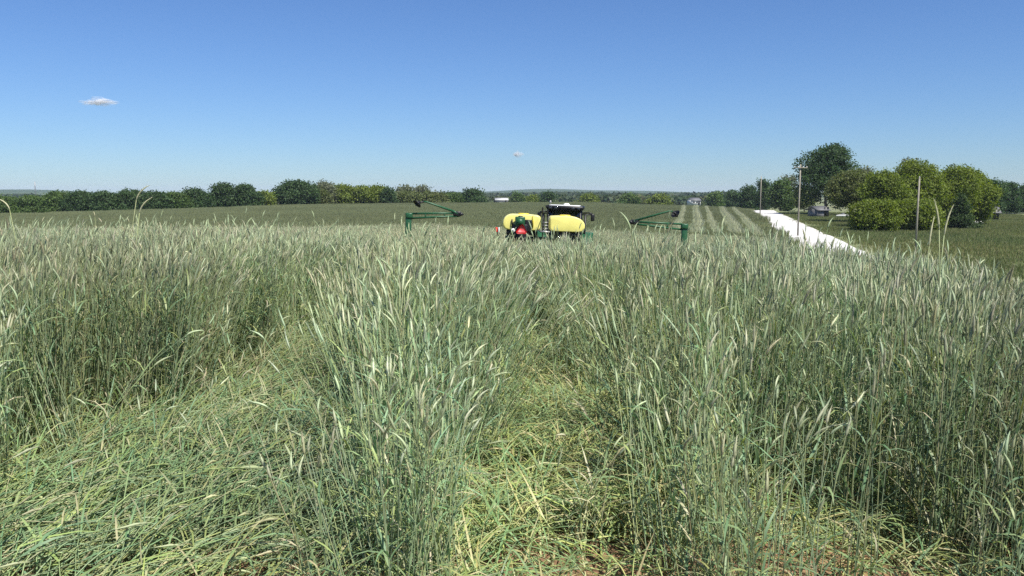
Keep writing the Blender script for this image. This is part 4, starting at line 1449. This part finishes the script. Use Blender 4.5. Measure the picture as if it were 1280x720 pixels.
for sx in (-1.12, 1.12):
    wheel(tractor, sx, -.4, .95, .55, rimm='rim', lug=20)
    wheel(tractor, sx * .92, 2.7, .68, .42, rimm='rim', lug=16)
    f = MB(); V = []
    for k in range(9):
        a = R(20 + k * 17)
        for dx in (-.32, .32):
            V.append((sx + dx, -.4 + math.cos(a) * 1.08, .95 + math.sin(a) * 1.08))
            V.append((sx + dx, -.4 + math.cos(a) * 1.04, .95 + math.sin(a) * 1.04))
    q = []
    for k in range(8):
        b0 = k * 4
        q += [[b0, b0 + 4, b0 + 6, b0 + 2], [b0 + 1, b0 + 3, b0 + 7, b0 + 5], [b0, b0 + 1, b0 + 5, b0 + 4], [b0 + 2, b0 + 6, b0 + 7, b0 + 3]]
    f.add(V, q); f.build('fender', M['green'], tractor)
    # mirror on its arm
    s = 1 if sx > 0 else -1
    zm = zr - .42
    a_ = MB(); a_.tube([(s * .84, .6, zm + .04), (s * 1.16, .5, zm + .06), (s * 1.34, .45, zm + .02)], .035, 7); mi = a_.build('mirror', M['black'], tractor, smooth=True)
    h_ = MB(); h_.box((s * 1.36, .45, zm - .17), (.20, .09, .34), (0, 0, s * .3), bev=.04); h_.build('housing', M['black'], mi)
    p_ = MB(); p_.tube([(s * 1.02, -.75, 1.35), (s * 1.03, -.72, zm - .02)], .05, 7); p_.tube([(s * .80, -.75, zm), (s * 1.30, -.72, zm + .01)], .03, 6); p_.build('side_rail', M['black'], tractor, smooth=True)


# ------------------------------------------------------------------ clouds
def cloud(px, py, d, w_px, h_px, label, seed):
    w_, h_ = w_px / F * d, h_px / F * d
    x_ = at(px, d); z_ = zpix(py, d)
    mb = MB()
    rs = np.random.default_rng(seed)
    for k in range(46):
        f = float(np.clip(rs.normal(-.1, .42), -1, 1))
        rx_ = w_ * rs.uniform(.06, .14); rz_ = h_ * rs.uniform(.14, .30) * (1.15 - abs(f) * .7)
        c = np.array([f * w_ * .42, rs.normal(0, .07) * w_, rs.normal(.05, .15) * h_ * (1 - .5 * abs(f))])
        V = []; n1, n2 = 12, 7
        for i in range(n2 + 1):
            th = PI * i / n2
            for j in range(n1):
                ph = 2 * PI * j / n1
                dv = np.array([math.sin(th) * math.cos(ph), math.sin(th) * math.sin(ph), math.cos(th)])
                nn = 1 + .25 * mnoise.noise(Vector(dv * 2.2 + k))
                V.append(c + dv * nn * np.array([rx_, rx_, rz_]))
        q = [[i * n1 + j, i * n1 + (j + 1) % n1, (i + 1) * n1 + (j + 1) % n1, (i + 1) * n1 + j] for i in range(n2) for j in range(n1)]
        mb.add(V, q)
    o = mb.build('cloud', CLOUD, smooth=True, loc=(x_, d, z_))
    tag(o, label, 'cloud')
CLOUD = bpy.data.materials.new('thin_cloud'); CLOUD.use_nodes = True
n = CLOUD.node_tree.nodes; l = CLOUD.node_tree.links
n.remove(n['Principled BSDF'])
df = n.new('ShaderNodeBsdfDiffuse'); df.inputs[0].default_value = (.85, .85, .87, 1)
tl = n.new('ShaderNodeBsdfTranslucent'); tl.inputs[0].default_value = (.85, .85, .87, 1)
tp = n.new('ShaderNodeBsdfTransparent')
m1 = n.new('ShaderNodeMixShader'); m1.inputs[0].default_value = .45
m2 = n.new('ShaderNodeMixShader')
tc = n.new('ShaderNodeTexCoord'); no = n.new('ShaderNodeTexNoise'); no.inputs['Scale'].default_value = .035; no.inputs['Detail'].default_value = 6
mr = n.new('ShaderNodeMapRange'); mr.inputs[1].default_value = .35; mr.inputs[2].default_value = .7; mr.inputs[3].default_value = .03; mr.inputs[4].default_value = .17
l.new(tc.outputs['Object'], no.inputs['Vector']); l.new(no.outputs[0], mr.inputs[0]); l.new(mr.outputs[0], m2.inputs[0])
l.new(df.outputs[0], m1.inputs[1]); l.new(tl.outputs[0], m1.inputs[2])
l.new(tp.outputs[0], m2.inputs[1]); l.new(m1.outputs[0], m2.inputs[2])
l.new(m2.outputs[0], n['Material Output'].inputs['Surface'])
cloud(135, 131, 6000, 54, 10.5, 'small white wispy cloud high at left', 3)
cloud(647, 194, 6000, 15, 9, 'tiny white cloud spot above the tractor', 5)

# ------------------------------------------------------------------ haze
hz = bpy.data.materials.new('summer_haze'); hz.use_nodes = True
n = hz.node_tree.nodes; l = hz.node_tree.links
n.remove(n['Principled BSDF'])
pv = n.new('ShaderNodeVolumePrincipled')
pv.inputs['Color'].default_value = (.72, .84, 1, 1)
pv.inputs['Density'].default_value = .00012
l.new(pv.outputs[0], n['Material Output'].inputs['Volume'])
zmin = min(-30.0, float((height(gx, gy) - Z0).min()) - 1)
ztop = 27.0
m = MB(); m.box((0, 2200, (zmin + ztop) / 2), (9600, 5600, ztop - zmin))
o = m.build('haze', hz)
tag(o, 'thin blue summer haze lying over the distant land', 'haze', kind='stuff')
